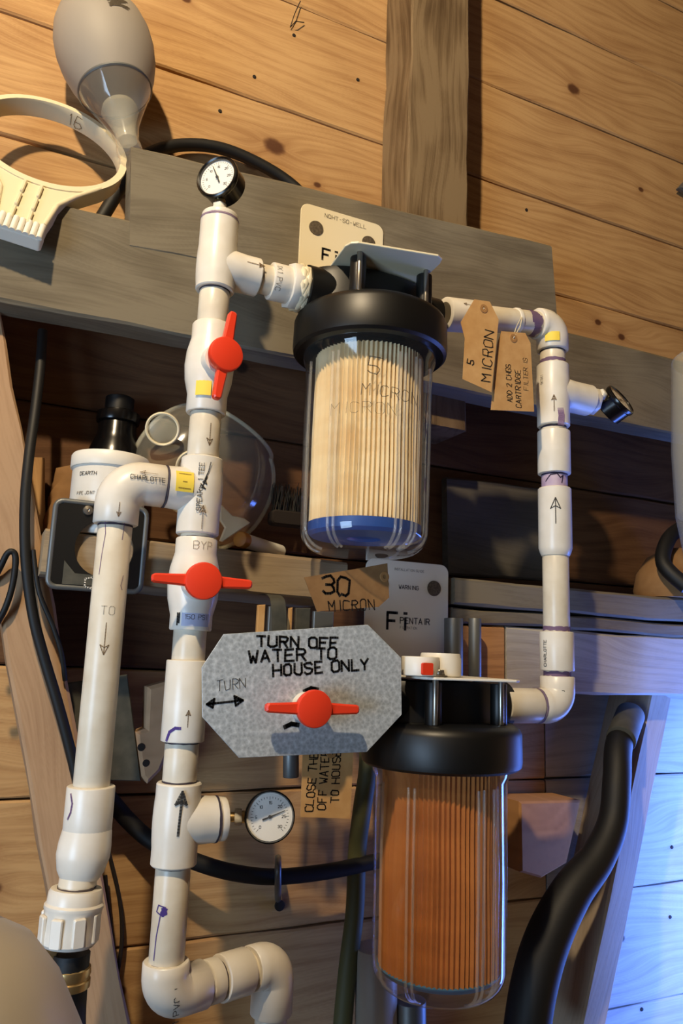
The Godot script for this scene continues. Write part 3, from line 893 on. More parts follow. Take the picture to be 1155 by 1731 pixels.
	ink(k, "primer_smear", [PackedVector2Array([Vector2(0.01, -0.014), Vector2(0.011, -0.004), Vector2(0.01, 0.004)])], upright(g.call(706), 0.022), 0.009, ink_mat(Color(0.62, 0.5, 0.66, 0.4)))
	ink(k, "printed_size", words("CHARLOTTE", 0.004, Vector2(-0.014, -0.02), PI / 2), upright(g.call(1100), R_FIT), 0.0008, M.ink_grey)
	ink(k, "handwriting", words("1 PVC", 0.006, Vector2(-0.014, 0.006), 0.0, 0.3), upright(g.call(1183), 0.0216), 0.001, M.ink_grey)
	ink(k, "printed_size", words("T", 0.009, Vector2(0.002, -0.004), PI / 2), level(side.call(925), 0.0216, -0.5), 0.0014, M.ink_grey)
	ink(k, "marker_arrow", arrow(0.014, Vector2(0.004, 0), PI), level(side.call(777), R_FIT, -0.5), 0.001, M.ink_brown)
	part(k, "yellow_sticker", patch(upright(g.call(579), 0.0229), 0.02, 0.013), M.yellow, away(k))
	# valves
	var v1 := ball_valve("ball valve with upright red handle below the topmost gauge", x, 551, 700, 622, PI / 2 - 0.12, 0.1)
	var s := round_place(Transform3D(Basis(Vector3.UP, -0.45), Vector3.ZERO), R_FIT + 0.0022)
	part(v1, "yellow_sticker", patch(s, 0.017, 0.017, Vector2(0, up_to(x, PZ, 667) - v1.position.y)), M.yellow)
	var v2 := ball_valve("ball valve with level red handle, midway up the riser", x, 911, 1066, 988, 0.0, -0.05)
	var s2 := round_place(Transform3D(Basis(Vector3.UP, -0.1), Vector3.ZERO), R_FIT + 0.0004)
	var sy := up_to(x, PZ, 1038) - v2.position.y
	part(v2, "paper_label", patch(s2, 0.03, 0.026, Vector2(0.002, sy)), M.sticker_blue)
	ink(v2, "label_print", words("1 IN PVC", 0.0045, Vector2(-0.011, sy + 0.003), 0.0, 0.2) + words("150 PSI", 0.0045, Vector2(-0.01, sy - 0.006), 0.0, 0.2), round_place(Transform3D(Basis(Vector3.UP, -0.1), Vector3.ZERO), R_FIT + 0.0006), 0.0007, M.ink_faint)
	ink(v2, "label_print", [PackedVector2Array([Vector2(-0.018, sy - 0.012), Vector2(-0.018, sy + 0.01)]), PackedVector2Array([Vector2(-0.016, sy - 0.01), Vector2(-0.016, sy + 0.004)])], s2, 0.0018, M.ink)
	ink(v2, "handwriting", words("BYP", 0.008, Vector2(-0.006, up_to(x, PZ, 932) - v2.position.y), 0.0, 0.2), round_place(Transform3D(Basis(Vector3.UP, -0.1), Vector3.ZERO), R_FIT + 0.0004), 0.0006, M.ink_brown)

func build_instruments() -> void:
	var x := 0.1965
	var tt := up_to(x, PZ, 374)
	var g1 := Vector3(x - 0.001, at(372, 308, PZ).y, PZ)
	gauge("black-rimmed pressure gauge on top of the riser", g1, Vector3(-0.7, 0.02, 0.7), Vector3(0, -1, 0), g1.y - tt, 0.42)
	var ty := up_to(x, PZ, 1388)
	var g3 := Vector3(at(455, 1382, PZ).x, ty, PZ)
	gauge("white-faced pressure gauge beside the lowest tee under the metal sign", g3, Vector3(-0.28, 0.12, 0.95), Vector3(-1, 0, 0), g3.x - at(376, 1385, PZ).x, 0.35, PI / 2, 0.0018)
	var tm := Vector3(0.673, up_to(0.673, PZ, 664), PZ)
	gauge("dark pressure gauge seen edge-on beside the right-hand pipe", tm + Vector3(0.106, 0.0, 0.004), Vector3(0.3, 0.5, 0.81), Vector3(-1, 0.1, 0), 0.034, 0.4)

func build_signs() -> void:
	var px := [Vector2(378, 1072), Vector2(622, 1056), Vector2(678, 1112), Vector2(679, 1208), Vector2(620, 1271), Vector2(404, 1281), Vector2(342, 1212), Vector2(341, 1128)]
	var o := at(515, 1195, 0.276)
	var s := thing("metal_sign", "eight-sided galvanised metal sign reading turn off water to house only", "sign", o)
	var flat := []
	for p in px:
		var q := at(p.x, p.y, 0.276) - o
		flat.append(Vector2(q.x, q.y))
	var sp := part(s, "plate", plate(flat, 0.0012, Transform3D(), 0.0003), M.steel)
	var fp := flat_place(here(Vector3(0, 0, 0.001)))
	for w in [["TURN OFF", Vector2(434, 1093), 0.0105, 0.02], ["WATER TO", Vector2(420, 1120), 0.0115, 0.07], ["HOUSE ONLY", Vector2(462, 1143), 0.011, 0.09]]:
		var q := at(w[1].x, w[1].y, 0.276) - o
		ink(sp, "handwriting", words(w[0], w[2], Vector2(q.x, q.y), w[3], 0.25, [1.22, 1.2, 1.1][0 if w[0][0] == "T" else 1 if w[0][0] == "W" else 2]), fp, 0.0024, M.ink)
	var q2 := at(366, 1168, 0.276) - o
	ink(sp, "handwriting", words("TURN", 0.0095, Vector2(q2.x, q2.y), 0.12, 0.5, 0.9), fp, 0.0006, M.ink)
	var q3 := at(380, 1187, 0.276) - o
	var ar := [PackedVector2Array([Vector2(-0.018, -0.002), Vector2(0.018, 0.002)]), PackedVector2Array([Vector2(-0.018, -0.002), Vector2(-0.011, 0.003), Vector2(-0.012, -0.005), Vector2(-0.018, -0.002), Vector2(-0.012, -0.001)]), PackedVector2Array([Vector2(0.018, 0.002), Vector2(0.009, 0.006), Vector2(0.011, -0.003), Vector2(0.018, 0.002), Vector2(0.011, 0.003)])]
	for a in ar:
		for i in a.size(): a[i] += Vector2(q3.x, q3.y)
	ink(sp, "marker_arrow", ar, fp, 0.0022, M.ink)
	for d in [[Vector2(525, 1167), 0.2], [Vector2(492, 1227), -0.2]]:
		var c := at(d[0].x, d[0].y, 0.276) - o
		ink(sp, "pen_blot", [PackedVector2Array([Vector2(c.x - 0.007, c.y - 0.001), Vector2(c.x, c.y + 0.002), Vector2(c.x + 0.007, c.y + 0.001)])], fp, 0.0045, M.ink)
	# the third valve, behind the sign, its handle in front
	var v := thing("ball_valve", "ball valve whose red handle sticks out through the metal sign", "valve", Vector3(o.x, o.y, PZ), "red-handled ball valves")
	part(v, "valve_body", lathe([Vector2(0.012, -0.045), Vector2(0.0216, -0.045), Vector2(0.0216, -0.03), Vector2(0.0268, 0), Vector2(0.0216, 0.03), Vector2(0.0216, 0.045), Vector2(0.012, 0.045)], along(Vector3(1, 0, 0))), M.pvc)
	part(v, "stem_collar", lathe([Vector2(0, 0.015), Vector2(0.015, 0.015), Vector2(0.015, 0.055), Vector2(0.0145, 0.056), Vector2(0, 0.056)], along(Vector3(0, 0, 1), Vector3.ZERO, Vector3(0, 1, 0))), M.pvc)
	lever(v, Transform3D(Basis(Vector3(0, 0, 1), -0.01), Vector3(0.0, 0, 0.071)))
	var l := thing("pvc_crossover", "short PVC pipe behind the metal sign between riser and lower filter", "pipe", Vector3(0.22, o.y, PZ))
	pipe(l, Vector3(0.215, o.y, PZ), Vector3(o.x - 0.04, o.y, PZ))
	pipe(l, Vector3(o.x + 0.04, o.y, PZ), Vector3(0.507 - 0.088, o.y, PZ))
	# manila tags
	var knot := Vector3(0.535, 1.6585 + 0.066 + 0.019, PZ + 0.0175)
	tag("manila tag marked 5 micron hanging from the upper filter's outlet pipe", [Vector2(802, 506), Vector2(828, 510), Vector2(843, 540), Vector2(831, 663), Vector2(782, 641), Vector2(786, 572), Vector2(779, 545)], 0.268, 0.27, Vector2(818, 522), [["MICRON", Vector2(829, 647), 0.0135, 1.50, 0.0014, 1.0], ["5", Vector2(800, 618), 0.009, 1.4, 0.0016, 1.0]], knot, M.manila)
	tag("manila tag with three lines of small writing beside the 5 micron tag", [Vector2(848, 560), Vector2(888, 563), Vector2(897, 580), Vector2(903, 696), Vector2(830, 693), Vector2(841, 580)], 0.262, 0.262, Vector2(868, 572), [["FILTER IS", Vector2(893, 660), 0.007, 1.60, 0.0006, 0.85], ["CARTRIDGE", Vector2(881, 690), 0.008, 1.60, 0.001, 0.8], ["ADD 2 CHGS", Vector2(866, 680), 0.008, 1.62, 0.001, 0.72]], Vector3(0.607, 1.752, PZ + 0.0175), M.manila)
	tag("kraft card marked 30 micron standing above the metal sign", [Vector2(514, 976), Vector2(600, 962), Vector2(655, 952), Vector2(658, 1010), Vector2(640, 1026), Vector2(552, 1032), Vector2(536, 1034)], 0.25, 0.25, Vector2(650, 975), [["30", Vector2(545, 1004), 0.02, 0.02, 0.0028, 1.0], ["MICRON", Vector2(556, 1034), 0.0115, 0.10, 0.0013, 0.98]], Vector3.ZERO, M.kraft)
	tag("manila tag below the metal sign reading close off to house", [Vector2(512, 1262), Vector2(598, 1262), Vector2(592, 1384), Vector2(508, 1381)], 0.262, 0.262, Vector2(560, 1272), [["CLOSE THE", Vector2(529, 1372), 0.009, 1.52, 0.0012, 0.82], ["OFF WATER", Vector2(550, 1368), 0.009, 1.54, 0.0012, 0.82], ["TO HOUSE", Vector2(572, 1356), 0.009, 1.56, 0.0012, 0.82]], Vector3.ZERO, M.manila)

# ------------------------------------------------------------------ plumbing pieces (room coordinates, x of the run given)

func pipe(run: Node3D, a: Vector3, b: Vector3, m: Material = null) -> void:
	part(run, "pipe", drum(a, b, R_PIPE, 0.0004), m if m else M.pipe, away(run))

func coupling(run: Node3D, a: Vector3, b: Vector3, r := R_FIT, called := "coupling", prof := []) -> void:
	var h := a.distance_to(b)
	var p := prof
	if p.is_empty(): p = [Vector2(R_PIPE * 0.9, 0), Vector2(r - 0.0012, 0), Vector2(r - 0.0003, 0.0005), Vector2(r, 0.0014), Vector2(r, h - 0.0014), Vector2(r - 0.0003, h - 0.0005), Vector2(r - 0.0012, h), Vector2(R_PIPE * 0.9, h)]
	part(run, called, lathe(p, along(b - a, a)), M.pvc, away(run))

func elbow(run: Node3D, a: Vector3, c: Vector3, b: Vector3, r := R_FIT, bend := 0.02) -> void:
	var pts := [a, a, a + (c - a).normalized() * 0.0012]
	var radii := [R_PIPE * 0.9, r - 0.0012, r]
	var u := (a - c).normalized()
	var v := (b - c).normalized()
	for k in 11:
		var t := PI / 2 * k / 10.0
		pts.append(c + u * bend * (1.0 - sin(t)) + v * bend * (1.0 - cos(t)))
		radii.append(r + 0.0008 * sin(t * 2.0))
	pts.append_array([b + (c - b).normalized() * 0.0012, b, b])
	radii.append_array([r, r - 0.0012, R_PIPE * 0.9])
	var st := begin()
	tube_into(st, pts, radii, 36, false)
	part(run, "elbow", done(st), M.pvc, away(run))

func tee(run: Node3D, a: Vector3, b: Vector3, m: Vector3, c: Vector3, r := R_FIT) -> void:
	var st := begin()
	var h := a.distance_to(b)
	var mid := (m - a).dot((b - a).normalized())
	var prof := [Vector2(R_PIPE * 0.9, 0), Vector2(r - 0.0012, 0), Vector2(r, 0.0014)]
	for k in 9:
		var y := mid - 0.024 + 0.048 * k / 8.0
		if y > 0.003 and y < h - 0.003: prof.append(Vector2(r + 0.0012 * (1.0 - pow((y - mid) / 0.024, 2.0)), y))
	prof.append_array([Vector2(r, h - 0.0014), Vector2(r - 0.0012, h), Vector2(R_PIPE * 0.9, h)])
	lathe_into(st, prof, along(b - a, a))
	var l := m.distance_to(c)
	lathe_into(st, [Vector2(r * 1.02, 0), Vector2(r * 1.06, r * 0.75), Vector2(r * 1.03, r * 1.1), Vector2(r, r * 1.5), Vector2(r, l - 0.0014), Vector2(r - 0.0012, l), Vector2(R_PIPE * 0.9, l)], along(c - m, m))
	part(run, "tee_fitting", done(st), M.pvc, away(run))

func primer_shade(run: Node3D, p: Vector3, dir: Vector3, wide: float, m: Material, r := R_PIPE) -> void:  # purple rings are primer; thin dark ones paint the shadow at socket edges too
	var n := noise(int(p.x * 900 + p.y * 5000), 1.0, 2)
	var xf := along(dir, p)
	var st := begin()
	st.set_smooth_group(1)
	var rr := r + 0.0003
	for k in 36:
		var q := []
		for j in [k, (k + 1) % 36]:
			var ang: float = TAU * j / 36.0
			var w0 := -wide / 2 * (1.0 + 0.5 * n.get_noise_2d(cos(ang) * 1.5, sin(ang) * 1.5))
			var w1 := wide / 2 * (1.0 + 0.5 * n.get_noise_2d(cos(ang) * 1.5 + 9.0, sin(ang) * 1.5))
			q.append(xf * Vector3(cos(ang) * rr, w0, -sin(ang) * rr))
			q.append(xf * Vector3(cos(ang) * rr, w1, -sin(ang) * rr))
		quad(st, q[0], q[2], q[3], q[1])
	part(run, "primer_shade_ring", done(st), m, away(run))

func facing(p: Vector3) -> float:                        # the angle round an upright line that looks to the viewer's side of the room
	return atan2(EYE.x - p.x, EYE.z - p.z)

func upright(p: Vector3, r := R_PIPE, turn := 0.0) -> Callable:
	return round_place(Transform3D(Basis(Vector3.UP, facing(p) + turn), p), r + 0.0004)

func level(p: Vector3, r := R_FIT, turn := 0.0) -> Callable:   # for a pipe along +x: u runs up, v runs along it
	var b := Basis(Vector3(0, -1, 0), Vector3(1, 0, 0), Vector3(0, 0, 1))
	return round_place(Transform3D(Basis(Vector3.RIGHT, turn) * b, p), r + 0.0004)

func lever(v: Node3D, xf: Transform3D) -> void:           # the red quarter-turn handle: hub disc and two wings along local x
	var st := begin()
	lathe_into(st, [Vector2(0, -0.016), Vector2(0.0135, -0.016), Vector2(0.0165, -0.009), Vector2(0.0185, -0.002), Vector2(0.0185, 0.0025), Vector2(0.0178, 0.0038), Vector2(0.0165, 0.0043), Vector2(0, 0.0043)], xf * along(Vector3(0, 0, 1), Vector3.ZERO, Vector3(0, 1, 0)))
	for s in [-1.0, 1.0]:
		var o := []
		for q in [Vector2(0.012, 0.0062), Vector2(0.03, 0.0052), Vector2(0.047, 0.0045), Vector2(0.0495, 0.003), Vector2(0.05, 0.0), Vector2(0.0495, -0.003), Vector2(0.047, -0.0045), Vector2(0.03, -0.0052), Vector2(0.012, -0.0062)]: o.append(Vector2(q.x * s, q.y))
		poly_into(st, o, 0.0085, xf * here(Vector3(0, 0, -0.003)), 0.0016)
	part(v, "lever_handle", done(st), M.red)

func ball_valve(label: String, x: float, p_top: float, p_bot: float, p_ball: float, turn: float, aim := 0.0) -> Node3D:
	var top := up_to(x, PZ, p_top)
	var bot := up_to(x, PZ, p_bot)
	var mid := up_to(x, PZ, p_ball)
	var v := thing("ball_valve", label, "valve", Vector3(x, mid, PZ), "red-handled ball valves")
	var a := bot - mid
	var b := top - mid
	var r := R_FIT
	part(v, "valve_body", lathe([Vector2(R_PIPE * 0.9, a), Vector2(r - 0.001, a), Vector2(r, a + 0.0015), Vector2(r, -0.032), Vector2(r + 0.0015, -0.026), Vector2(0.0255, -0.016), Vector2(0.0268, 0), Vector2(0.0255, 0.016), Vector2(r + 0.0015, 0.026), Vector2(r, 0.032), Vector2(r, b - 0.0015), Vector2(r - 0.001, b), Vector2(R_PIPE * 0.9, b)]), M.pvc)
	var f := Basis(Vector3.UP, aim)
	part(v, "stem_collar", lathe([Vector2(0.0, 0.015), Vector2(0.0175, 0.015), Vector2(0.0175, 0.029), Vector2(0.0165, 0.031), Vector2(0, 0.031)], Transform3D(f, Vector3.ZERO) * along(Vector3(0, 0, 1), Vector3.ZERO, Vector3(0, 1, 0))), M.pvc)
	lever(v, Transform3D(f, f * Vector3(0, 0, 0.047)) * Transform3D(Basis(Vector3(0, 0, 1), turn), Vector3.ZERO))
	return v

# ------------------------------------------------------------------ instruments, tags, filters

func gauge(label: String, where: Vector3, face: Vector3, stem: Vector3, stem_len: float, needle: float, dial_turn := 0.0, rim := 0.0036) -> Node3D:
	var g := thing("pressure_gauge", label, "gauge", where, "round pressure gauges")
	var z := face.normalized()
	var y := (-stem - z * (-stem).dot(z)).normalized()
	var xf := Transform3D(Basis(y.cross(z), y, z), Vector3.ZERO)
	var axis := xf * along(Vector3(0, 0, 1), Vector3.ZERO, Vector3(0, 1, 0))
	var r := 0.0252
	part(g, "case", lathe([Vector2(0, -0.014), Vector2(r - 0.004, -0.014), Vector2(r - 0.0015, -0.0125), Vector2(r - 0.001, 0.006), Vector2(r, 0.0065), Vector2(r + 0.0008, 0.009), Vector2(r + 0.0004, 0.0125), Vector2(r - minf(0.0012, rim - 0.001), 0.0135), Vector2(r - rim + 0.0006, 0.0125), Vector2(r - rim, 0.0095), Vector2(0, 0.0095)], axis), M.black_gloss)
	var dial := part(g, "dial", lathe([Vector2(r - rim, 0.0096), Vector2(r - rim - 0.0001, 0.0099), Vector2(0, 0.0099)], axis), M.dial)
	var dx := xf * Transform3D(Basis(Vector3(0, 0, 1), dial_turn), Vector3(0, 0, 0.0101))
	var marks := []
	for k in 31:
		var a := deg_to_rad(-135 + 270.0 * k / 30.0)
		var d := Vector2(-sin(a), cos(a))
		marks.append(PackedVector2Array([d * 0.0195, d * (0.0165 if k % 5 == 0 else 0.018)]))
	ink(dial, "dial_scale", marks, flat_place(dx), 0.00045, M.ink)
	var figures := []
	for k in 7: figures.append_array(words(str(k * 5), 0.0026, Vector2(sin(deg_to_rad(-135 + 45 * k)), cos(deg_to_rad(-135 + 45 * k))) * 0.0135 - Vector2(0.0012, 0.0013)))
	ink(dial, "dial_figures", figures, flat_place(dx), 0.0005, M.ink)
	var nd := Transform3D(Basis(Vector3(0, 0, 1), needle), Vector3(0, 0, 0.0111))
	part(g, "needle", plate([Vector2(-0.0009, -0.008), Vector2(0.0009, -0.008), Vector2(0.0006, 0), Vector2(0.0003, 0.0165), Vector2(-0.0003, 0.0165), Vector2(-0.0006, 0)], 0.0005, xf * nd), M.ink_solid)
	part(g, "needle_cap", lathe(rounded(0.0018, 0.0012, 0.0003), axis * here(Vector3(0, 0.0107, 0)), 14), M.ink_solid)
	part(g, "window", lathe([Vector2(r - 0.003, 0.0122), Vector2(0, 0.0122)], axis), M.pane)
	var s := along(-y, Vector3.ZERO, z)
	part(g, "threaded_stem", lathe([Vector2(0, r - 0.004), Vector2(0.0062, r - 0.004), Vector2(0.0062, r + 0.004), Vector2(0.0048, r + 0.005), Vector2(0.0052, stem_len), Vector2(0, stem_len)], s), M.brass)
	part(g, "hex_nut", lathe([Vector2(0, r + 0.003), Vector2(0.0078, r + 0.003), Vector2(0.0084, r + 0.0042), Vector2(0.0084, r + 0.0092), Vector2(0.0078, r + 0.0104), Vector2(0, r + 0.0104)], s, 6), M.tape)
	return g

func tag(label: String, px: Array, z0: float, z1: float, hole: Vector2, text: Array, knot: Vector3, m: Material, category := "tag") -> Node3D:   # a manila tag whose corners are given as the photograph shows them; z0 at its left, z1 at its right
	var lo := 1e9
	var hi := -1e9
	for p in px:
		lo = minf(lo, p.x)
		hi = maxf(hi, p.x)
	var pts := []
	for p in px: pts.append(at(p.x, p.y, lerpf(z0, z1, (p.x - lo) / (hi - lo))))
	var o: Vector3 = Vector3.ZERO
	for p in pts: o += p / pts.size()
	var t := thing("paper_tag", label, category, o, "handwritten manila tags")
	var xd := (at(hi, px[0].y, z1) - at(lo, px[0].y, z0))
	xd.y = 0
	xd = xd.normalized()
	var xf := Transform3D(Basis(xd, Vector3.UP, xd.cross(Vector3.UP)), Vector3.ZERO)
	var flat := []
	for p in pts: flat.append(Vector2((p - o).dot(xd), p.y - o.y))
	var card := part(t, "card", plate(flat, 0.0006, xf), m)
	var h := at(hole.x, hole.y, lerpf(z0, z1, (hole.x - lo) / (hi - lo))) - o
	part(card, "eyelet", lathe([Vector2(0.0025, 0), Vector2(0.0025, 0.0006), Vector2(0.0055, 0.0006), Vector2(0.006, 0)], Transform3D(xf.basis, h + xf.basis.z * 0.0004) * along(Vector3(0, 0, 1), Vector3.ZERO, Vector3(0, 1, 0)), 20), M.eyelet)
	if knot != Vector3.ZERO:
		var k := knot - o
		part(t, "string", tube(smooth_path([h + xf.basis.z * 0.001, h.lerp(k, 0.5) + Vector3(0.002, 0.002, 0.003), k, h.lerp(k, 0.4) + Vector3(-0.003, 0.0, 0.002), h + xf.basis.z * 0.0012]), 0.0007, 6), M.string)
	for w in text:
		var p := at(w[1].x, w[1].y, lerpf(z0, z1, (w[1].x - lo) / (hi - lo))) - o
		ink(card, "handwriting", words(w[0], w[2], Vector2(p.dot(xd), p.y), w[3], 0.35, w[5] if w.size() > 5 else 0.85), flat_place(xf * here(Vector3(0, 0, 0.0006))), w[4], M.ink)
	return t

func star(r: float, deep: float, n: int) -> PackedVector2Array:
	var out := PackedVector2Array()
	for k in n * 2:
		var a := TAU * k / (n * 2)
		var rr := r if k % 2 == 0 else r - deep
		rr += rng.randf_range(-0.0006, 0.0006)
		out.append(Vector2(cos(a + rng.randf_range(-0.008, 0.008)), sin(a)) * rr)
	return out

func cartridge(label: String, where: Vector3, r: float, low: float, high: float, paper: Material, cap: Material, cap_high: float) -> Node3D:
	var c := thing("filter_cartridge", label, "cartridge", where, "pleated filter cartridges")
	var st := begin()
	st.set_smooth_group(-1)
	var ring := star(r - 0.0005, 0.0042, 76)
	for i in ring.size():
		var a := ring[i]
		var b := ring[(i + 1) % ring.size()]
		for k in 6:
			var y0 := lerpf(low, high, k / 6.0)
			var y1 := lerpf(low, high, (k + 1) / 6.0)
			var d0 := sin(k * 1.3 + floor(i / 9.0)) * 0.0004
			var d1 := sin((k + 1) * 1.3 + floor(i / 9.0)) * 0.0004
			quad(st, Vector3(a.x + d0, y0, -a.y), Vector3(b.x + d0, y0, -b.y), Vector3(b.x + d1, y1, -b.y), Vector3(a.x + d1, y1, -a.y))
	part(c, "pleated_paper", done(st), paper)
	part(c, "end_cap", lathe([Vector2(0.017, low - cap_high), Vector2(0.02, low - cap_high - 0.003), Vector2(r - 0.004, low - cap_high - 0.002), Vector2(r, low - cap_high + 0.002), Vector2(r + 0.0006, low), Vector2(r - 0.006, low + 0.0005)]), cap)
	part(c, "core_ring", lathe([Vector2(0, low - cap_high + 0.003), Vector2(0.012, low - cap_high + 0.002), Vector2(0.017, low - cap_high)]), cap)
	return c

func filter(label: String, where: Vector3, bowl: Material, worn: Material) -> Node3D:   # origin on the axis at the underside of the collar
	var f := thing("water_filter_housing", label, "water filter", where, "clear-bowl water filters")
	var st := begin()
	lathe_into(st, [Vector2(0.079, -0.003), Vector2(0.089, -0.003), Vector2(0.0925, 0.0), Vector2(0.0935, 0.006), Vector2(0.093, 0.036), Vector2(0.0905, 0.042), Vector2(0.087, 0.0445), Vector2(0.0855, 0.0455)], Transform3D(), 72)
	part(f, "collar", done(st), M.black)
	st = begin()
	lathe_into(st, [Vector2(0.0855, 0.0455), Vector2(0.083, 0.047), Vector2(0, 0.049)], Transform3D(), 72)
	lathe_into(st, [Vector2(0.087, 0.045), Vector2(0.0855, 0.06), Vector2(0.084, 0.085), Vector2(0.08, 0.0925), Vector2(0, 0.094)], Transform3D(Basis.from_scale(Vector3(1, 1, 0.47)), Vector3.ZERO), 72)
	for s in [-1.0, 1.0]:
		for q in [-1.0, 1.0]: lathe_into(st, rounded(0.0095, 0.047, 0.001), here(Vector3(s * 0.044, 0.046, q * 0.052)), 20)
	for s in [-1.0, 1.0]:
		lathe_into(st, [Vector2(0, 0.05), Vector2(0.0285, 0.05), Vector2(0.0285, 0.089), Vector2(0.026, 0.0905), Vector2(0.018, 0.0905)], along(Vector3(s, 0, 0), Vector3(0, 0.066, 0)), 36)
	part(f, "head", done(st), M.black)
	for s in [-0.044, 0.044]:
		part(f, "bolt", lathe(rounded(0.0034, 0.049, 0.0006), here(Vector3(s - 0.002, 0.0475, 0.0595)), 16), M.bolt)
	# the clear bowl and the ridges moulded into it
	var r := 0.0765
	var prof := [Vector2(0, -0.243), Vector2(0.02, -0.2435), Vector2(0.045, -0.2425)]
	for k in 9:
		var t := PI / 2 * k / 8.0
		prof.append(Vector2(r - 0.028 + 0.026 * sin(t), -0.2145 - 0.0275 * cos(t)))
	prof.append_array([Vector2(r - 0.001, -0.12), Vector2(r, -0.016), Vector2(r + 0.0035, -0.01), Vector2(r + 0.004, 0.0)])
	part(f, "clear_bowl", lathe(prof, Transform3D(), 72), bowl)
	for a in [-1.62, -1.05, -0.95, 0.02, 0.12, 0.34, 0.44, 0.9, 2.0, 2.6, -2.2]:
		var d := Vector3(sin(a), 0, cos(a))
		var pts := [d * (r - 0.0022) + Vector3(0, -0.02, 0), d * (r - 0.0022) + Vector3(0, -0.11, 0), d * (r - 0.0036) + Vector3(0, -0.2, 0)]
		for k in range(1, 8):
			var t := PI / 2 * (1.0 - k / 8.0)
			pts.append(d * (r - 0.030 + 0.0262 * sin(t)) + Vector3(0, -0.2145 - 0.0255 * cos(t), 0))
		part(f, "bowl_ridge", tube(pts, 0.0017, 8), M.ridge)
	# bracket: upright plate on the timber, bent forward into a shelf bolted to the head
	st = begin()
	var back := -(where.z - 0.128) + 0.0016
	var up := []
	for q in rounded_rect(0.126, 0.15, 0.012): up.append(q + Vector2(0.002, 0.17))
	poly_into(st, up, 0.0028, here(Vector3(0, 0, back)), 0.0006)
	var deep := 0.074 - back
	var shelf := [Vector2(-0.06, -deep / 2), Vector2(0.06, -deep / 2), Vector2(0.048, deep / 2 + 0.006), Vector2(0.045, deep / 2 + 0.016), Vector2(0.037, deep / 2 + 0.0205), Vector2(-0.056, deep / 2 + 0.002), Vector2(-0.063, deep / 2 - 0.003), Vector2(-0.066, deep / 2 - 0.012), Vector2(-0.062, deep / 2 - 0.06)]
	var sx := Transform3D(Basis(Vector3(1, 0, 0), Vector3(0, 0, 1), Vector3(0, -1, 0)), Vector3(0, 0.0975, back + deep / 2))
	poly_into(st, shelf, 0.0028, sx, 0.0006)
	var br := part(f, "mounting_bracket", done(st), worn)
	for s in [-0.038, 0.042]:
		part(br, "mounting_screw", lathe([Vector2(0, 0), Vector2(0.0105, 0), Vector2(0.0102, 0.0012), Vector2(0.006, 0.0016), Vector2(0, 0.0012)], along(Vector3(0, 0, 1), Vector3(s, 0.212, back + 0.0014), Vector3(0, 1, 0)), 24), M.washer)
	return f

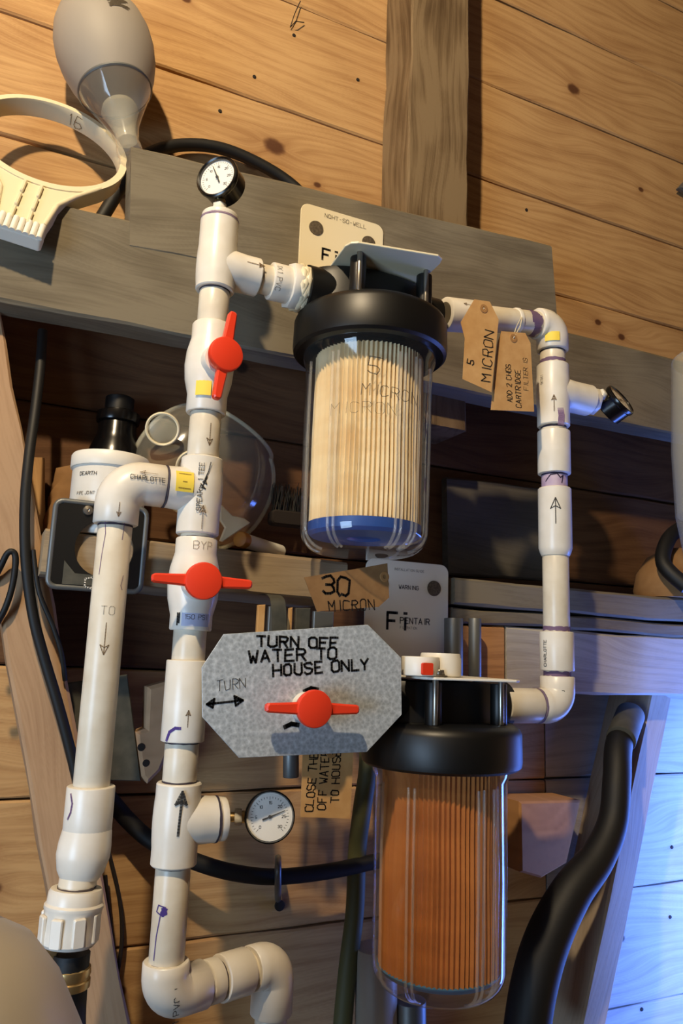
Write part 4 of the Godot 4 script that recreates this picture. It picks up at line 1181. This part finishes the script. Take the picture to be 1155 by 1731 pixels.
func build_shelf_things() -> void:
	var top := 1.4235
	# squat white tub with lid
	var tc := at(186, 800, 0.115)
	var tub := thing("white_tub", "round white plastic tub with a lid on the rail, behind the pipe elbow", "tub", Vector3(tc.x, top, 0.115))
	var r := 0.0425
	var ly := at(186, 790, 0.14).y - top
	part(tub, "tub_body", lathe([Vector2(0, 0), Vector2(r - 0.003, 0), Vector2(r - 0.001, 0.004), Vector2(r - 0.001, ly), Vector2(0, ly)]), M.pvc)
	part(tub, "lid", lathe([Vector2(0, ly), Vector2(r + 0.001, ly), Vector2(r + 0.0015, ly + 0.001), Vector2(r + 0.0015, ly + 0.014), Vector2(r, ly + 0.0165), Vector2(r - 0.004, ly + 0.0172), Vector2(0, ly + 0.0168)], Transform3D(), 48), M.white)
	var tp := round_place(Transform3D(Basis(Vector3.UP, facing(tub.position)), Vector3.ZERO), r - 0.0006)
	ink(tub, "label_print", words("DEARTH", 0.004, Vector2(-0.036, ly - 0.013)), tp, 0.0008, M.ink_grey)
	ink(tub, "label_print", words("PIPE JOINT SEALANT", 0.0034, Vector2(-0.038, ly - 0.035), 0.0, 0.0, 0.85), tp, 0.0007, M.ink_faint)
	# black bottle standing behind it
	var bc := at(197, 740, 0.034)
	var bt := thing("black_bottle", "glossy black bottle with a ribbed cap behind the white tub", "bottle", Vector3(bc.x, top, 0.034))
	var by := at(197, 740, 0.045).y - top
	part(bt, "bottle_body", lathe([Vector2(0, 0), Vector2(0.034, 0), Vector2(0.036, 0.004), Vector2(0.036, by - 0.04), Vector2(0.0355, by - 0.028), Vector2(0.032, by - 0.014), Vector2(0.028, by - 0.004), Vector2(0.0245, by + 0.006), Vector2(0.0235, by + 0.026), Vector2(0.0215, by + 0.03), Vector2(0, by + 0.03)]), M.black_gloss)
	part(bt, "neck_ring", lathe([Vector2(0, by + 0.024), Vector2(0.0265, by + 0.022), Vector2(0.0275, by + 0.026), Vector2(0.027, by + 0.034), Vector2(0.022, by + 0.037), Vector2(0, by + 0.037)]), M.black_gloss)
	part(bt, "cap", lathe([Vector2(0, by + 0.036), Vector2(0.018, by + 0.036), Vector2(0.018, by + 0.055), Vector2(0.015, by + 0.057), Vector2(0, by + 0.057)]), M.black)
	# crumpled paper bag behind the tub
	var pb := thing("paper_bag", "crumpled tan paper bag half hidden behind the white tub", "bag", Vector3(at(112, 900, 0.04).x, top, 0.035))
	var st := begin()
	var n := noise(5, 22.0, 2)
	var prof := []
	st.set_smooth_group(1)
	for i in 13:
		for k in 20:
			var q := []
			for c in [[i, k], [i, (k + 1) % 20], [i + 1, (k + 1) % 20], [i + 1, k]]:
				var a: float = TAU * c[1] / 20.0
				var t: float = c[0] / 13.0
				var w: float = 0.026 * (1.0 - 0.35 * t * t) * (1.0 if c[0] < 13 else 0.0) + n.get_noise_3d(cos(a), t * 4.0, sin(a)) * 0.006
				q.append(Vector3(cos(a) * w, t * 0.098, -sin(a) * w * 0.8))
			quad(st, q[0], q[1], q[2], q[3])
	part(pb, "bag", done(st), M.kraft)
	# clear safety goggles lying against the wall
	var gc := at(352, 800, 0.07)
	var gg := thing("safety_goggles", "clear plastic safety goggles with round vents, leaning behind the riser", "goggles", Vector3(gc.x, top, 0.075))
	var rise := gc.y - top
	st = begin()
	st.set_smooth_group(1)
	var cover := func(s: float, t: float) -> Vector3:
		var a := lerpf(-1.45, 1.45, s)
		var b := lerpf(-0.95, 1.05, t)
		var p := Vector3(sin(a) * cos(b * 0.8) * 0.094, sin(b) * 0.086, cos(a) * 0.058 * cos(b * 0.55))
		return Basis(Vector3(0, 0, 1), -0.5) * p + Vector3(0.0, rise, -0.03)
	for i in 24:
		for k in 14: quad(st, cover.call(i / 24.0, k / 14.0), cover.call((i + 1) / 24.0, k / 14.0), cover.call((i + 1) / 24.0, (k + 1) / 14.0), cover.call(i / 24.0, (k + 1) / 14.0))
	part(gg, "lens", done(st), M.visor)
	var rim := []
	for i in 25: rim.append(cover.call(i / 24.0, 0.0))
	for i in 15: rim.append(cover.call(1.0, i / 14.0))
	for i in 25: rim.append(cover.call(1.0 - i / 24.0, 1.0))
	for i in 15: rim.append(cover.call(0.0, 1.0 - i / 14.0))
	part(gg, "rim", tube(rim, 0.0028, 8), M.clear_hard)
	for c in [Vector3(275, 725, 0.0205), Vector3(327, 790, 0.0215)]:
		var p := at(c.x, c.y, 0.105) - gg.position
		part(gg, "vent_ring", lathe([Vector2(c.z - 0.003, 0), Vector2(c.z, 0), Vector2(c.z + 0.0004, 0.002), Vector2(c.z, 0.0055), Vector2(c.z - 0.0012, 0.0065), Vector2(c.z - 0.003, 0.0055), Vector2(c.z - 0.003, 0)], along(Vector3(-0.2, -0.35, 0.9), p)), M.cream)
		part(gg, "vent_cap", lathe([Vector2(c.z - 0.003, 0.002), Vector2(c.z - 0.006, 0.0035), Vector2(0, 0.004)], along(Vector3(-0.2, -0.35, 0.9), p)), M.clear_hard)
	var clip := []
	for c in [Vector2(372, 852), Vector2(392, 872), Vector2(412, 876), Vector2(422, 884), Vector2(376, 916), Vector2(371, 914), Vector2(380, 892), Vector2(372, 880)]:
		var p := at(c.x, c.y, 0.118) - gg.position
		clip.append(Vector2(p.x, p.y))
	part(gg, "strap_clip", plate(clip, 0.006, here(Vector3(0, 0, 0.118 - gg.position.z)), 0.001), M.cream)
	# caulking tube, cap end towards the viewer
	var a0 := at(405, 911, 0.12)
	var tube_o := thing("sealant_tube", "slim white tube with an amber cap on the rail behind the goggles", "tube", a0)
	part(tube_o, "tube", lathe([Vector2(0, 0.01), Vector2(0.008, 0.01), Vector2(0.009, 0.02), Vector2(0.009, 0.10), Vector2(0, 0.10)], along(Vector3(0.9, -0.02, -0.75))), M.white)
	part(tube_o, "cap", lathe(rounded(0.0098, 0.014, 0.002), along(Vector3(0.9, -0.02, -0.75))), M.amber)
	# dark bristle brush
	var br := thing("bristle_brush", "dark bristle brush upright in the shadow beside the upper filter", "brush", at(485, 890, 0.06))
	part(br, "handle", plate(rounded_rect(0.05, 0.02, 0.006), 0.02, here(Vector3(0, 0.01, 0)), 0.002), M.dark)
	st = begin()
	for k in 90:
		var p := Vector3(rng.randf_range(-0.022, 0.022), 0.018, rng.randf_range(-0.008, 0.008))
		tube_into(st, [p, p + Vector3(rng.randf_range(-0.006, 0.006), rng.randf_range(0.025, 0.042), rng.randf_range(-0.006, 0.006))], [0.0008, 0.0005], 4, false)
	var b := part(br, "bristles", done(st), M.rubber)
	b.set_meta("kind", "stuff")
	# square black cover with a round hole
	var c0 := at(167, 924, 0.1565)
	var bx := thing("box_cover", "square black metal cover with a big round hole, hung on the rail's front", "cover", c0)
	st = begin()
	var hole := 36
	var half := Vector2(0.047, 0.045)
	for side in [1.0, -1.0]:
		for k in hole:
			var q := []
			for j in [k, k + 1]:
				var ang: float = TAU * j / hole
				var d := Vector2.from_angle(ang)
				var f := minf(half.x / maxf(absf(d.x), 1e-5), half.y / maxf(absf(d.y), 1e-5))
				q.append(Vector3(d.x * 0.031 + 0.006, d.y * 0.031 - 0.002, 0.002 * side))
				q.append(Vector3(d.x * minf(f, 0.061), d.y * minf(f, 0.061), 0.002 * side))
			st.set_smooth_group(-1)
			if side > 0: quad(st, q[0], q[1], q[3], q[2])
			else: quad(st, q[2], q[3], q[1], q[0])
	lathe_into(st, [Vector2(0.031, 0.002), Vector2(0.031, -0.002)], Transform3D(Basis(), Vector3(0.006, -0.002, 0)) * along(Vector3(0, 0, 1), Vector3.ZERO, Vector3(0, 1, 0)), 36)
	part(bx, "cover_plate", done(st), M.black)
	var edge := []
	for q in rounded_rect(0.096, 0.092, 0.008): edge.append(Vector3(q.x, q.y, 0))
	edge.append(edge[0])
	part(bx, "rim", tube(edge, 0.0032, 8), M.tin)
	part(bx, "screw", lathe([Vector2(0.0, 0), Vector2(0.0055, 0), Vector2(0.005, 0.002), Vector2(0.0015, 0.0028), Vector2(0, 0.0018)], along(Vector3(0, 0, 1), Vector3(-0.015, 0.038, 0.002), Vector3(0, 1, 0)), 18), M.bolt)
	part(bx, "paper_label", plate([Vector2(-0.034, -0.043), Vector2(0.03, -0.043), Vector2(0.03, -0.032), Vector2(-0.022, -0.031), Vector2(-0.034, -0.018)], 0.0004, here(Vector3(0, 0, 0.0026))), M.dull_tin)
	ink(bx, "stamped_number", words("74", 0.01, Vector2(0.008, -0.042)) + [PackedVector2Array([Vector2(-0.011, -0.044), Vector2(-0.004, -0.046), Vector2(0.0, -0.04), Vector2(-0.004, -0.034), Vector2(-0.011, -0.036), Vector2(-0.011, -0.044)])], flat_place(here(Vector3(0, 0, 0.0032))), 0.0016, M.white)

func build_wall_things() -> void:
	# frosted glass bulb standing neck-down
	var low := at(222, 266, 0.1)
	var high := at(172, 62, 0.075)
	var g := thing("glass_bulb", "large frosted glass bulb with a clear neck above the plank's end", "bulb", low)
	var dir := (high - low).normalized()
	var xf := along(dir)
	var full := low.distance_to(high)
	var k := full / 0.185
	part(g, "clear_neck", lathe([Vector2(0, 0.0), Vector2(0.012, 0.001), Vector2(0.0165, 0.006), Vector2(0.0165, 0.014), Vector2(0.0145, 0.02), Vector2(0.0165, 0.03), Vector2(0.018, 0.04), Vector2(0.025, 0.056), Vector2(0.034, 0.074), Vector2(0.0465, 0.098)], xf, 48), M.glass)
	part(g, "stem_tube", lathe([Vector2(0.0, 0.022), Vector2(0.013, 0.024), Vector2(0.014, 0.04), Vector2(0.02, 0.06), Vector2(0.024, 0.068), Vector2(0.021, 0.076), Vector2(0, 0.079)], xf, 32), M.clear_hard)
	part(g, "seam_ring", lathe([Vector2(0.0462, 0.0965), Vector2(0.0478, 0.098), Vector2(0.0474, 0.1005), Vector2(0.0458, 0.1)], xf, 48), M.tin)
	var dome := []
	for q in [Vector2(0.047, 0.1), Vector2(0.0545, 0.117), Vector2(0.0605, 0.138), Vector2(0.0632, 0.16), Vector2(0.0625, 0.18), Vector2(0.058, 0.2), Vector2(0.05, 0.217), Vector2(0.038, 0.23), Vector2(0.022, 0.238), Vector2(0, 0.241)]: dome.append(q)
	part(g, "frosted_dome", lathe(dome, xf, 56), M.frost)
	var mk := []
	for j in 14: mk.append(PackedVector2Array([Vector2(rng.randf_range(-0.014, 0.014), rng.randf_range(-0.012, 0.014)), Vector2(rng.randf_range(-0.014, 0.014), rng.randf_range(-0.012, 0.014)), Vector2(rng.randf_range(-0.012, 0.014), rng.randf_range(-0.012, 0.014))]))
	var sp := func(q: Vector2) -> Vector3:
		var a: float = 0.3 + q.x / 0.06 + facing(low)
		var y: float = 0.181 + q.y
		var wide := 0.06
		for i in dome.size() - 1:
			if y >= dome[i].y and y <= dome[i + 1].y: wide = lerpf(dome[i].x, dome[i + 1].x, (y - dome[i].y) / (dome[i + 1].y - dome[i].y))
		return xf * Vector3(sin(a) * (wide + 0.0006), y, cos(a) * (wide + 0.0006))
	ink(g, "printed_mark", mk, sp, 0.0026, ink_mat(Color(0.3, 0.26, 0.2, 0.75)))
	# white plastic filter wrench hung on the beam
	var c := at(84, 253, 0.078)
	var w := thing("filter_wrench", "white plastic ring-shaped filter wrench leaning on the long beam", "wrench", c)
	var down := Vector3(-0.14, -0.90, 0.41).normalized()
	var n := Vector3(0.0, 0.41, 0.91)
	n = (n - down * n.dot(down)).normalized()
	var b := Basis(down.cross(n).normalized() * -1.0, -down, n)
	b.x = b.y.cross(b.z)
	var wx := Transform3D(b, Vector3.ZERO)
	var rr := 0.0885
	var rx := wx * along(Vector3(0, 0, 1), Vector3.ZERO, Vector3(0, 1, 0))
	part(w, "ring", lathe([Vector2(rr - 0.004, -0.012), Vector2(rr, -0.012), Vector2(rr + 0.001, -0.01), Vector2(rr, 0.006), Vector2(rr + 0.004, 0.0075), Vector2(rr + 0.004, 0.0115), Vector2(rr - 0.004, 0.012), Vector2(rr - 0.005, 0.009), Vector2(rr - 0.0045, -0.011), Vector2(rr - 0.004, -0.012)], rx, 72), M.cream)
	var st := begin()
	var hd := []
	for q in [Vector2(-0.076, -0.052), Vector2(-0.056, -0.080), Vector2(-0.042, -0.098), Vector2(-0.033, -0.118), Vector2(-0.028, -0.15), Vector2(-0.027, -0.172), Vector2(0.027, -0.172), Vector2(0.028, -0.15), Vector2(0.033, -0.118), Vector2(0.042, -0.098), Vector2(0.056, -0.080), Vector2(0.076, -0.052), Vector2(0.05, -0.069), Vector2(0.025, -0.081), Vector2(0.0, -0.084), Vector2(-0.025, -0.081), Vector2(-0.05, -0.069)]: hd.append(q)
	poly_into(st, hd, 0.02, wx, 0.002)
	part(w, "handle", done(st), M.cream)
	st = begin()
	for s in [-1.0, 1.0]:
		for j in 3: poly_into(st, rounded_rect(0.004, 0.022, 0.0015), 0.005, wx * here(Vector3(s * 0.009, -0.105 - j * 0.026, 0.0115)), 0.001)
		tube_into(st, [wx * Vector3(s * 0.07, -0.056, 0.0095), wx * Vector3(s * 0.046, -0.09, 0.0095), wx * Vector3(s * 0.031, -0.117, 0.0095), wx * Vector3(s * 0.0255, -0.16, 0.0095)], [0.003, 0.003, 0.003, 0.003], 10)
	part(w, "handle_ribs", done(st), M.cream)
	st = begin()
	for j in 8: tube_into(st, [wx * Vector3(-0.0245 + j * 0.007, -0.163, 0.011), wx * Vector3(-0.0245 + j * 0.007, -0.184, 0.009)], [0.0034, 0.0034], 10)
	poly_into(st, rounded_rect(0.056, 0.022, 0.004), 0.018, wx * here(Vector3(0, -0.174, 0)), 0.002)
	part(w, "ribbed_grip", done(st), M.white)
	var inside := func(q: Vector2) -> Vector3:
		var a: float = PI / 2 - 0.16 + q.x / rr
		return wx * Vector3(cos(a) * (rr - 0.0056), sin(a) * (rr - 0.0056), q.y)
	var sixteen := words("16", 0.016, Vector2(0.0, -0.008), 0.0, 0.3)
	for s in sixteen:
		for i in s.size(): s[i].x = 0.008 - s[i].x
	ink(w, "handwriting", sixteen, inside, 0.0011, M.ink_brown)
	# black cables and hoses on the wall
	var h := thing("black_hose", "black hose arching over the grey plank behind the topmost gauge", "hose", at(290, 250, 0.03))
	var path := []
	for p in [Vector3(120, 450, 0.05), Vector3(168, 375, 0.05), Vector3(205, 315, 0.045), Vector3(240, 268, 0.035), Vector3(300, 246, 0.02), Vector3(370, 250, 0.018), Vector3(440, 278, 0.018), Vector3(500, 318, 0.02), Vector3(540, 370, 0.03)]: path.append(at(p.x, p.y, p.z) - h.position)
	part(h, "hose", tube(smooth_path(path), 0.0088, 14), M.rubber)
	var wire := thing("bent_wire", "thin bent wire nailed to the boards near the top", "wire", at(500, 30, 0.004))
	path = []
	for p in [Vector3(508, 2, 0.006), Vector3(498, 24, 0.01), Vector3(491, 46, 0.004), Vector3(500, 36, 0.012), Vector3(514, 38, 0.004)]: path.append(at(p.x, p.y, p.z) - wire.position)
	part(wire, "wire", tube(path, 0.0008, 6), M.dark)
	var clip := thing("metal_clip", "small grey metal clip on the boards at the photo's right edge", "clip", at(1158, 312, 0.01))
	part(clip, "jaw", plate([Vector2(-0.02, -0.022), Vector2(0.02, -0.02), Vector2(0.025, 0.022), Vector2(0.0, 0.012)], 0.012, Transform3D(Basis(Vector3(0, 0, 1), -0.2), Vector3.ZERO), 0.003), M.tin)
	part(clip, "ridge", tube([Vector3(-0.016, -0.014, 0.008), Vector3(0.02, 0.012, 0.008)], 0.003, 8), M.bolt)
	# plastic bag and tan cap at the right edge
	var bag := thing("plastic_tub", "pale plastic tub cut off by the photo's edge, over the shelf", "tub", at(1224, 1000, 0.24))
	var y1 := at(1150, 580, 0.24).y - bag.position.y
	var off := at(1174, 800, 0.24).x - bag.position.x
	part(bag, "tub_wall", lathe([Vector2(0.055, 0.02), Vector2(0.085, 0.05), Vector2(0.096, 0.12), Vector2(0.098, 0.22), Vector2(0.092, y1), Vector2(0.0895, y1), Vector2(0.0955, 0.22), Vector2(0.093, 0.12)], here(Vector3(off + 0.102, 0, 0)), 48), M.clear_hard)
	var hat := thing("work_cap", "tan cloth cap with a dark band resting on the shelf at the right edge", "cap", Vector3(1.05, 1.4125, 0.1))
	part(hat, "crown", lathe([Vector2(0.0, 0), Vector2(0.085, 0), Vector2(0.088, 0.012), Vector2(0.082, 0.04), Vector2(0.062, 0.068), Vector2(0.03, 0.084), Vector2(0, 0.088)], Transform3D(Basis.from_scale(Vector3(1, 1, 0.75)), Vector3.ZERO), 32), M.kraft)
	part(hat, "band", tube(smooth_path([Vector3(-0.07, 0.012, 0.07), Vector3(-0.085, 0.05, 0.04), Vector3(-0.05, 0.095, 0.02), Vector3(0.0, 0.12, 0.0)]), 0.012, 10), M.rubber)
	# left cables
	var cb := thing("black_cable", "thick black cable running down beside the slanting brace", "cable", at(60, 700, 0.09))
	path = []
	for p in [Vector3(72, 560, 0.06), Vector3(68, 620, 0.075), Vector3(60, 690, 0.09), Vector3(48, 780, 0.105), Vector3(42, 860, 0.11), Vector3(44, 950, 0.112), Vector3(56, 1040, 0.112), Vector3(74, 1110, 0.11), Vector3(98, 1190, 0.108), Vector3(122, 1280, 0.105), Vector3(142, 1370, 0.1)]: path.append(at(p.x, p.y, p.z) - cb.position)
	part(cb, "cable", tube(smooth_path(path), 0.0058, 12), M.rubber)
	var cb2 := thing("black_wire", "thin dark wire branching off below the box cover", "wire", at(75, 1000, 0.1))
	path = []
	for p in [Vector3(56, 930, 0.112), Vector3(66, 1000, 0.116), Vector3(90, 1060, 0.114), Vector3(104, 1105, 0.11), Vector3(110, 1150, 0.1)]: path.append(at(p.x, p.y, p.z) - cb2.position)
	part(cb2, "wire", tube(smooth_path(path), 0.0028, 8), M.rubber)
	var cb3 := thing("black_wire", "loop of dark wire round the slanting brace at the left edge", "wire", at(15, 940, 0.1))
	path = []
	for p in [Vector3(-20, 1000, 0.09), Vector3(0, 960, 0.105), Vector3(14, 934, 0.112), Vector3(26, 940, 0.112), Vector3(22, 985, 0.11), Vector3(8, 1030, 0.105), Vector3(-15, 1070, 0.09)]: path.append(at(p.x, p.y, p.z) - cb3.position)
	part(cb3, "wire", tube(smooth_path(path), 0.0035, 8), M.rubber)

func build_lower_things() -> void:
	# scraps behind the metal sign
	var sc := thing("cardboard_bundle", "bundle of cardboard scraps behind the top edge of the metal sign", "cardboard", at(485, 1100, 0.2))
	for d in [[430, 448, 1022, 0.2, "kraft"], [449, 462, 1024, 0.205, "tin"], [484, 494, 1027, 0.2, "kraft"], [495, 524, 1028, 0.206, "dull_tin"], [526, 563, 1034, 0.21, "tin"]]:
		var lo := at(d[0], 1120, d[3])
		var hi := at(d[1], d[2], d[3])
		part(sc, "scrap", plate([Vector2(lo.x, lo.y), Vector2(hi.x, lo.y), Vector2(hi.x, hi.y), Vector2(lo.x, hi.y - 0.001)], 0.006, here(Vector3(0, 0, d[3])), 0.0008), M[d[4]] if d[4] != "kraft" else M.manila, away(sc))
	var sp := thing("grey_strap", "flat grey strap curling over the cardboard scraps", "strap", at(470, 1060, 0.21))
	var st := begin()
	st.set_smooth_group(1)
	var path := []
	for p in [Vector3(446, 1006, 0.17), Vector3(460, 1005, 0.19), Vector3(468, 1012, 0.212), Vector3(471, 1030, 0.218), Vector3(472, 1065, 0.218), Vector3(472, 1110, 0.218)]: path.append(at(p.x, p.y, p.z) - sp.position)
	path = smooth_path(path, 5)
	for i in path.size() - 1:
		for f in [0.0, 0.0012]:
			var e := Vector3(0.0085, 0, 0)
			var z := Vector3(0, 0, f)
			quad(st, path[i + 1] - e + z, path[i + 1] + e + z, path[i] + e + z, path[i] - e + z)
	part(sp, "strap", done(st), M.dull_tin)
	var stub := thing("grey_conduit", "short grey stub hanging below the metal sign beside the manila tag", "pipe", at(492, 1285, 0.2))
	part(stub, "conduit", drum(at(492, 1314, 0.2), at(492, 1240, 0.2), 0.0088), M.tin, away(stub))
	for x in [767.0, 803.0]:
		var bar := thing("grey_conduit", "thicker upright grey conduit next to the lower white bracket" if x < 790 else "thinner upright grey conduit in front of the orange-brown ledger", "pipe", at(x, 1150, 0.15))
		part(bar, "conduit", drum(at(x, 1150, 0.15), at(x, 1045, 0.15), 0.0125 if x < 790 else 0.0085), M.tin, away(bar))
	# metal sheet and scrap behind the drop pipe
	var sh := thing("metal_sheet", "dull grey metal sheet standing behind the drop pipe", "sheet", at(155, 1230, 0.07))
	var o := []
	for p in [Vector2(86, 1158), Vector2(215, 1140), Vector2(238, 1320), Vector2(130, 1318)]:
		var q := at(p.x, p.y, 0.07) - sh.position
		o.append(Vector2(q.x, q.y))
	part(sh, "sheet", plate(o, 0.004, Transform3D(), 0.001), M.dull_tin)
	var dr := thing("wood_scrap", "tan scrap of wood with two dark holes between the two white pipes", "wood", at(252, 1230, 0.06))
	o = []
	for p in [Vector2(246, 1160), Vector2(282, 1150), Vector2(284, 1260), Vector2(268, 1300), Vector2(246, 1322), Vector2(236, 1310), Vector2(226, 1236), Vector2(243, 1230)]:
		var q := at(p.x, p.y, 0.06) - dr.position
		o.append(Vector2(q.x, q.y))
	part(dr, "scrap", plate(o, 0.03, Transform3D(), 0.004), M.tan_wood)
	for p in [Vector3(239, 1263, 0.0046), Vector3(247, 1290, 0.0042)]:
		part(dr, "hole", lathe([Vector2(p.z, 0.0), Vector2(p.z * 0.9, 0.0006), Vector2(0, 0.0004)], along(Vector3(0, 0, 1), at(p.x, p.y, 0.0752) - dr.position, Vector3(0, 1, 0)), 14), M.dark)
	# brass hose end under the union
	var he := at(122, 1600, PZ + 0.008)
	var hb := thing("hose_coupling", "dark hose with a brass coupling below the drop pipe's union nut", "hose", he)
	part(hb, "hose", tube(smooth_path([Vector3(0, -0.005, 0), Vector3(0.0, -0.03, 0), Vector3(0.004, -0.08, -0.01), Vector3(0.02, -0.2, -0.03)]), 0.0165, 16), M.rubber)
	part(hb, "brass_collar", lathe([Vector2(0.0166, -0.034), Vector2(0.0185, -0.033), Vector2(0.0185, -0.027), Vector2(0.0172, -0.026), Vector2(0.0185, -0.022), Vector2(0.018, -0.017), Vector2(0.0166, -0.016)]), M.brass)
	part(hb, "thumb_screw", lathe(rounded(0.006, 0.024, 0.001), along(Vector3(-0.8, 0.25, -0.2), Vector3(-0.012, -0.004, 0)), 12), M.brass)
	# black hoses low on the wall
	var h := thing("black_hose", "black hose sagging across the boards between riser and lower filter", "hose", at(450, 1475, 0.06))
	var pts := []
	for p in [Vector3(170, 1330, 0.03), Vector3(215, 1385, 0.03), Vector3(262, 1425, 0.04), Vector3(335, 1458, 0.055), Vector3(400, 1476, 0.06), Vector3(470, 1482, 0.06), Vector3(560, 1472, 0.06), Vector3(640, 1455, 0.06), Vector3(720, 1440, 0.05)]: pts.append(at(p.x, p.y, p.z) - h.position)
	part(h, "hose", tube(smooth_path(pts), 0.0098, 14), M.rubber)
	var cl := thing("hose_clip", "small metal clip holding the sagging black hose to the boards", "clip", at(470, 1480, 0.03))
	pts = []
	for p in [Vector3(470, 1520, 0.005), Vector3(470, 1505, 0.06), Vector3(470, 1484, 0.076), Vector3(470, 1462, 0.07), Vector3(470, 1450, 0.02)]: pts.append(at(p.x, p.y, p.z) - cl.position)
	part(cl, "clip", tube(smooth_path(pts), 0.0042, 10), M.tin)
	part(cl, "screw", lathe(rounded(0.007, 0.004, 0.001), along(Vector3(0, 0, 1), at(472, 1530, 0.002) - cl.position, Vector3(0, 1, 0)), 12), M.dark)
	var big := thing("black_hose", "thick black hose curving down in front of the lower right brace", "hose", at(980, 1450, 0.16))
	pts = []
	for p in [Vector3(1060, 1225, 0.1), Vector3(1046, 1262, 0.13), Vector3(1043, 1320, 0.15), Vector3(1036, 1390, 0.16), Vector3(1010, 1450, 0.165), Vector3(965, 1510, 0.165), Vector3(925, 1590, 0.165), Vector3(900, 1680, 0.165), Vector3(885, 1790, 0.16)]: pts.append(at(p.x, p.y, p.z) - big.position)
	var bp := smooth_path(pts)
	var br := []
	for i in bp.size(): br.append(lerpf(0.0195, 0.029, smoothstep(0.3, 0.8, float(i) / bp.size())))
	var hs := begin()
	tube_into(hs, bp, br, 24)
	part(big, "hose", done(hs), M.rubber)
	part(big, "end_fitting", drum(at(1066, 1208, 0.09) - big.position, at(1050, 1250, 0.128) - big.position, 0.0215), M.dull_tin)
	for d in [["brown wire hanging down the boards below the check valve", [Vector2(178, 1480), Vector2(186, 1560), Vector2(198, 1650), Vector2(214, 1740)]], ["second brown wire close behind the drop pipe's lower end", [Vector2(184, 1440), Vector2(202, 1520), Vector2(206, 1590), Vector2(196, 1660)]]]:
		var w := thing("brown_wire", d[0], "wire", at(190, 1560, 0.01))
		pts = []
		for p in d[1]: pts.append(at(p.x, p.y, 0.012) - w.position)
		part(w, "wire", tube(smooth_path(pts), 0.0025, 8), M.dark)
	# pale pipe and green hose below and behind the lower filter
	var gp := thing("pale_duct", "pale plastic duct standing low behind the lower filter", "duct", at(640, 1720, 0.06))
	part(gp, "duct", drum(at(636, 1960, 0.06), at(636, 1600, 0.06), 0.027), M.milk, away(gp))
	part(gp, "collar", drum(at(693, 1960, 0.07), at(693, 1690, 0.07), 0.021), M.tin, away(gp))
	var gh := thing("green_hose", "faded green garden hose rising behind the lower filter", "hose", at(610, 1400, 0.07))
	pts = []
	for p in [Vector3(622, 1240, 0.08), Vector3(622, 1300, 0.08), Vector3(612, 1370, 0.075), Vector3(604, 1440, 0.05), Vector3(600, 1540, 0.05), Vector3(588, 1640, 0.05), Vector3(575, 1780, 0.05)]: pts.append(at(p.x, p.y, p.z) - gh.position)
	part(gh, "hose", tube(smooth_path(pts), 0.0125, 12), M.green)
	# white jug close to the viewer
	var jc := at(-112, 1762, 0.5)
	var j := thing("white_jug", "milky plastic jug very close by in the lower left corner", "jug", Vector3(jc.x, jc.y - 0.2, 0.5))
	part(j, "jug_body", lathe([Vector2(0, 0), Vector2(0.09, 0), Vector2(0.094, 0.006), Vector2(0.094, 0.14), Vector2(0.091, 0.165), Vector2(0.085, 0.185), Vector2(0.078, 0.2), Vector2(0.064, 0.228), Vector2(0.047, 0.249), Vector2(0.026, 0.261), Vector2(0.018, 0.267), Vector2(0.018, 0.276), Vector2(0, 0.276)], Transform3D(), 56), M.milk)
	part(j, "screw_cap", lathe(rounded(0.021, 0.018, 0.002), here(Vector3(0, 0.272, 0))), M.white)
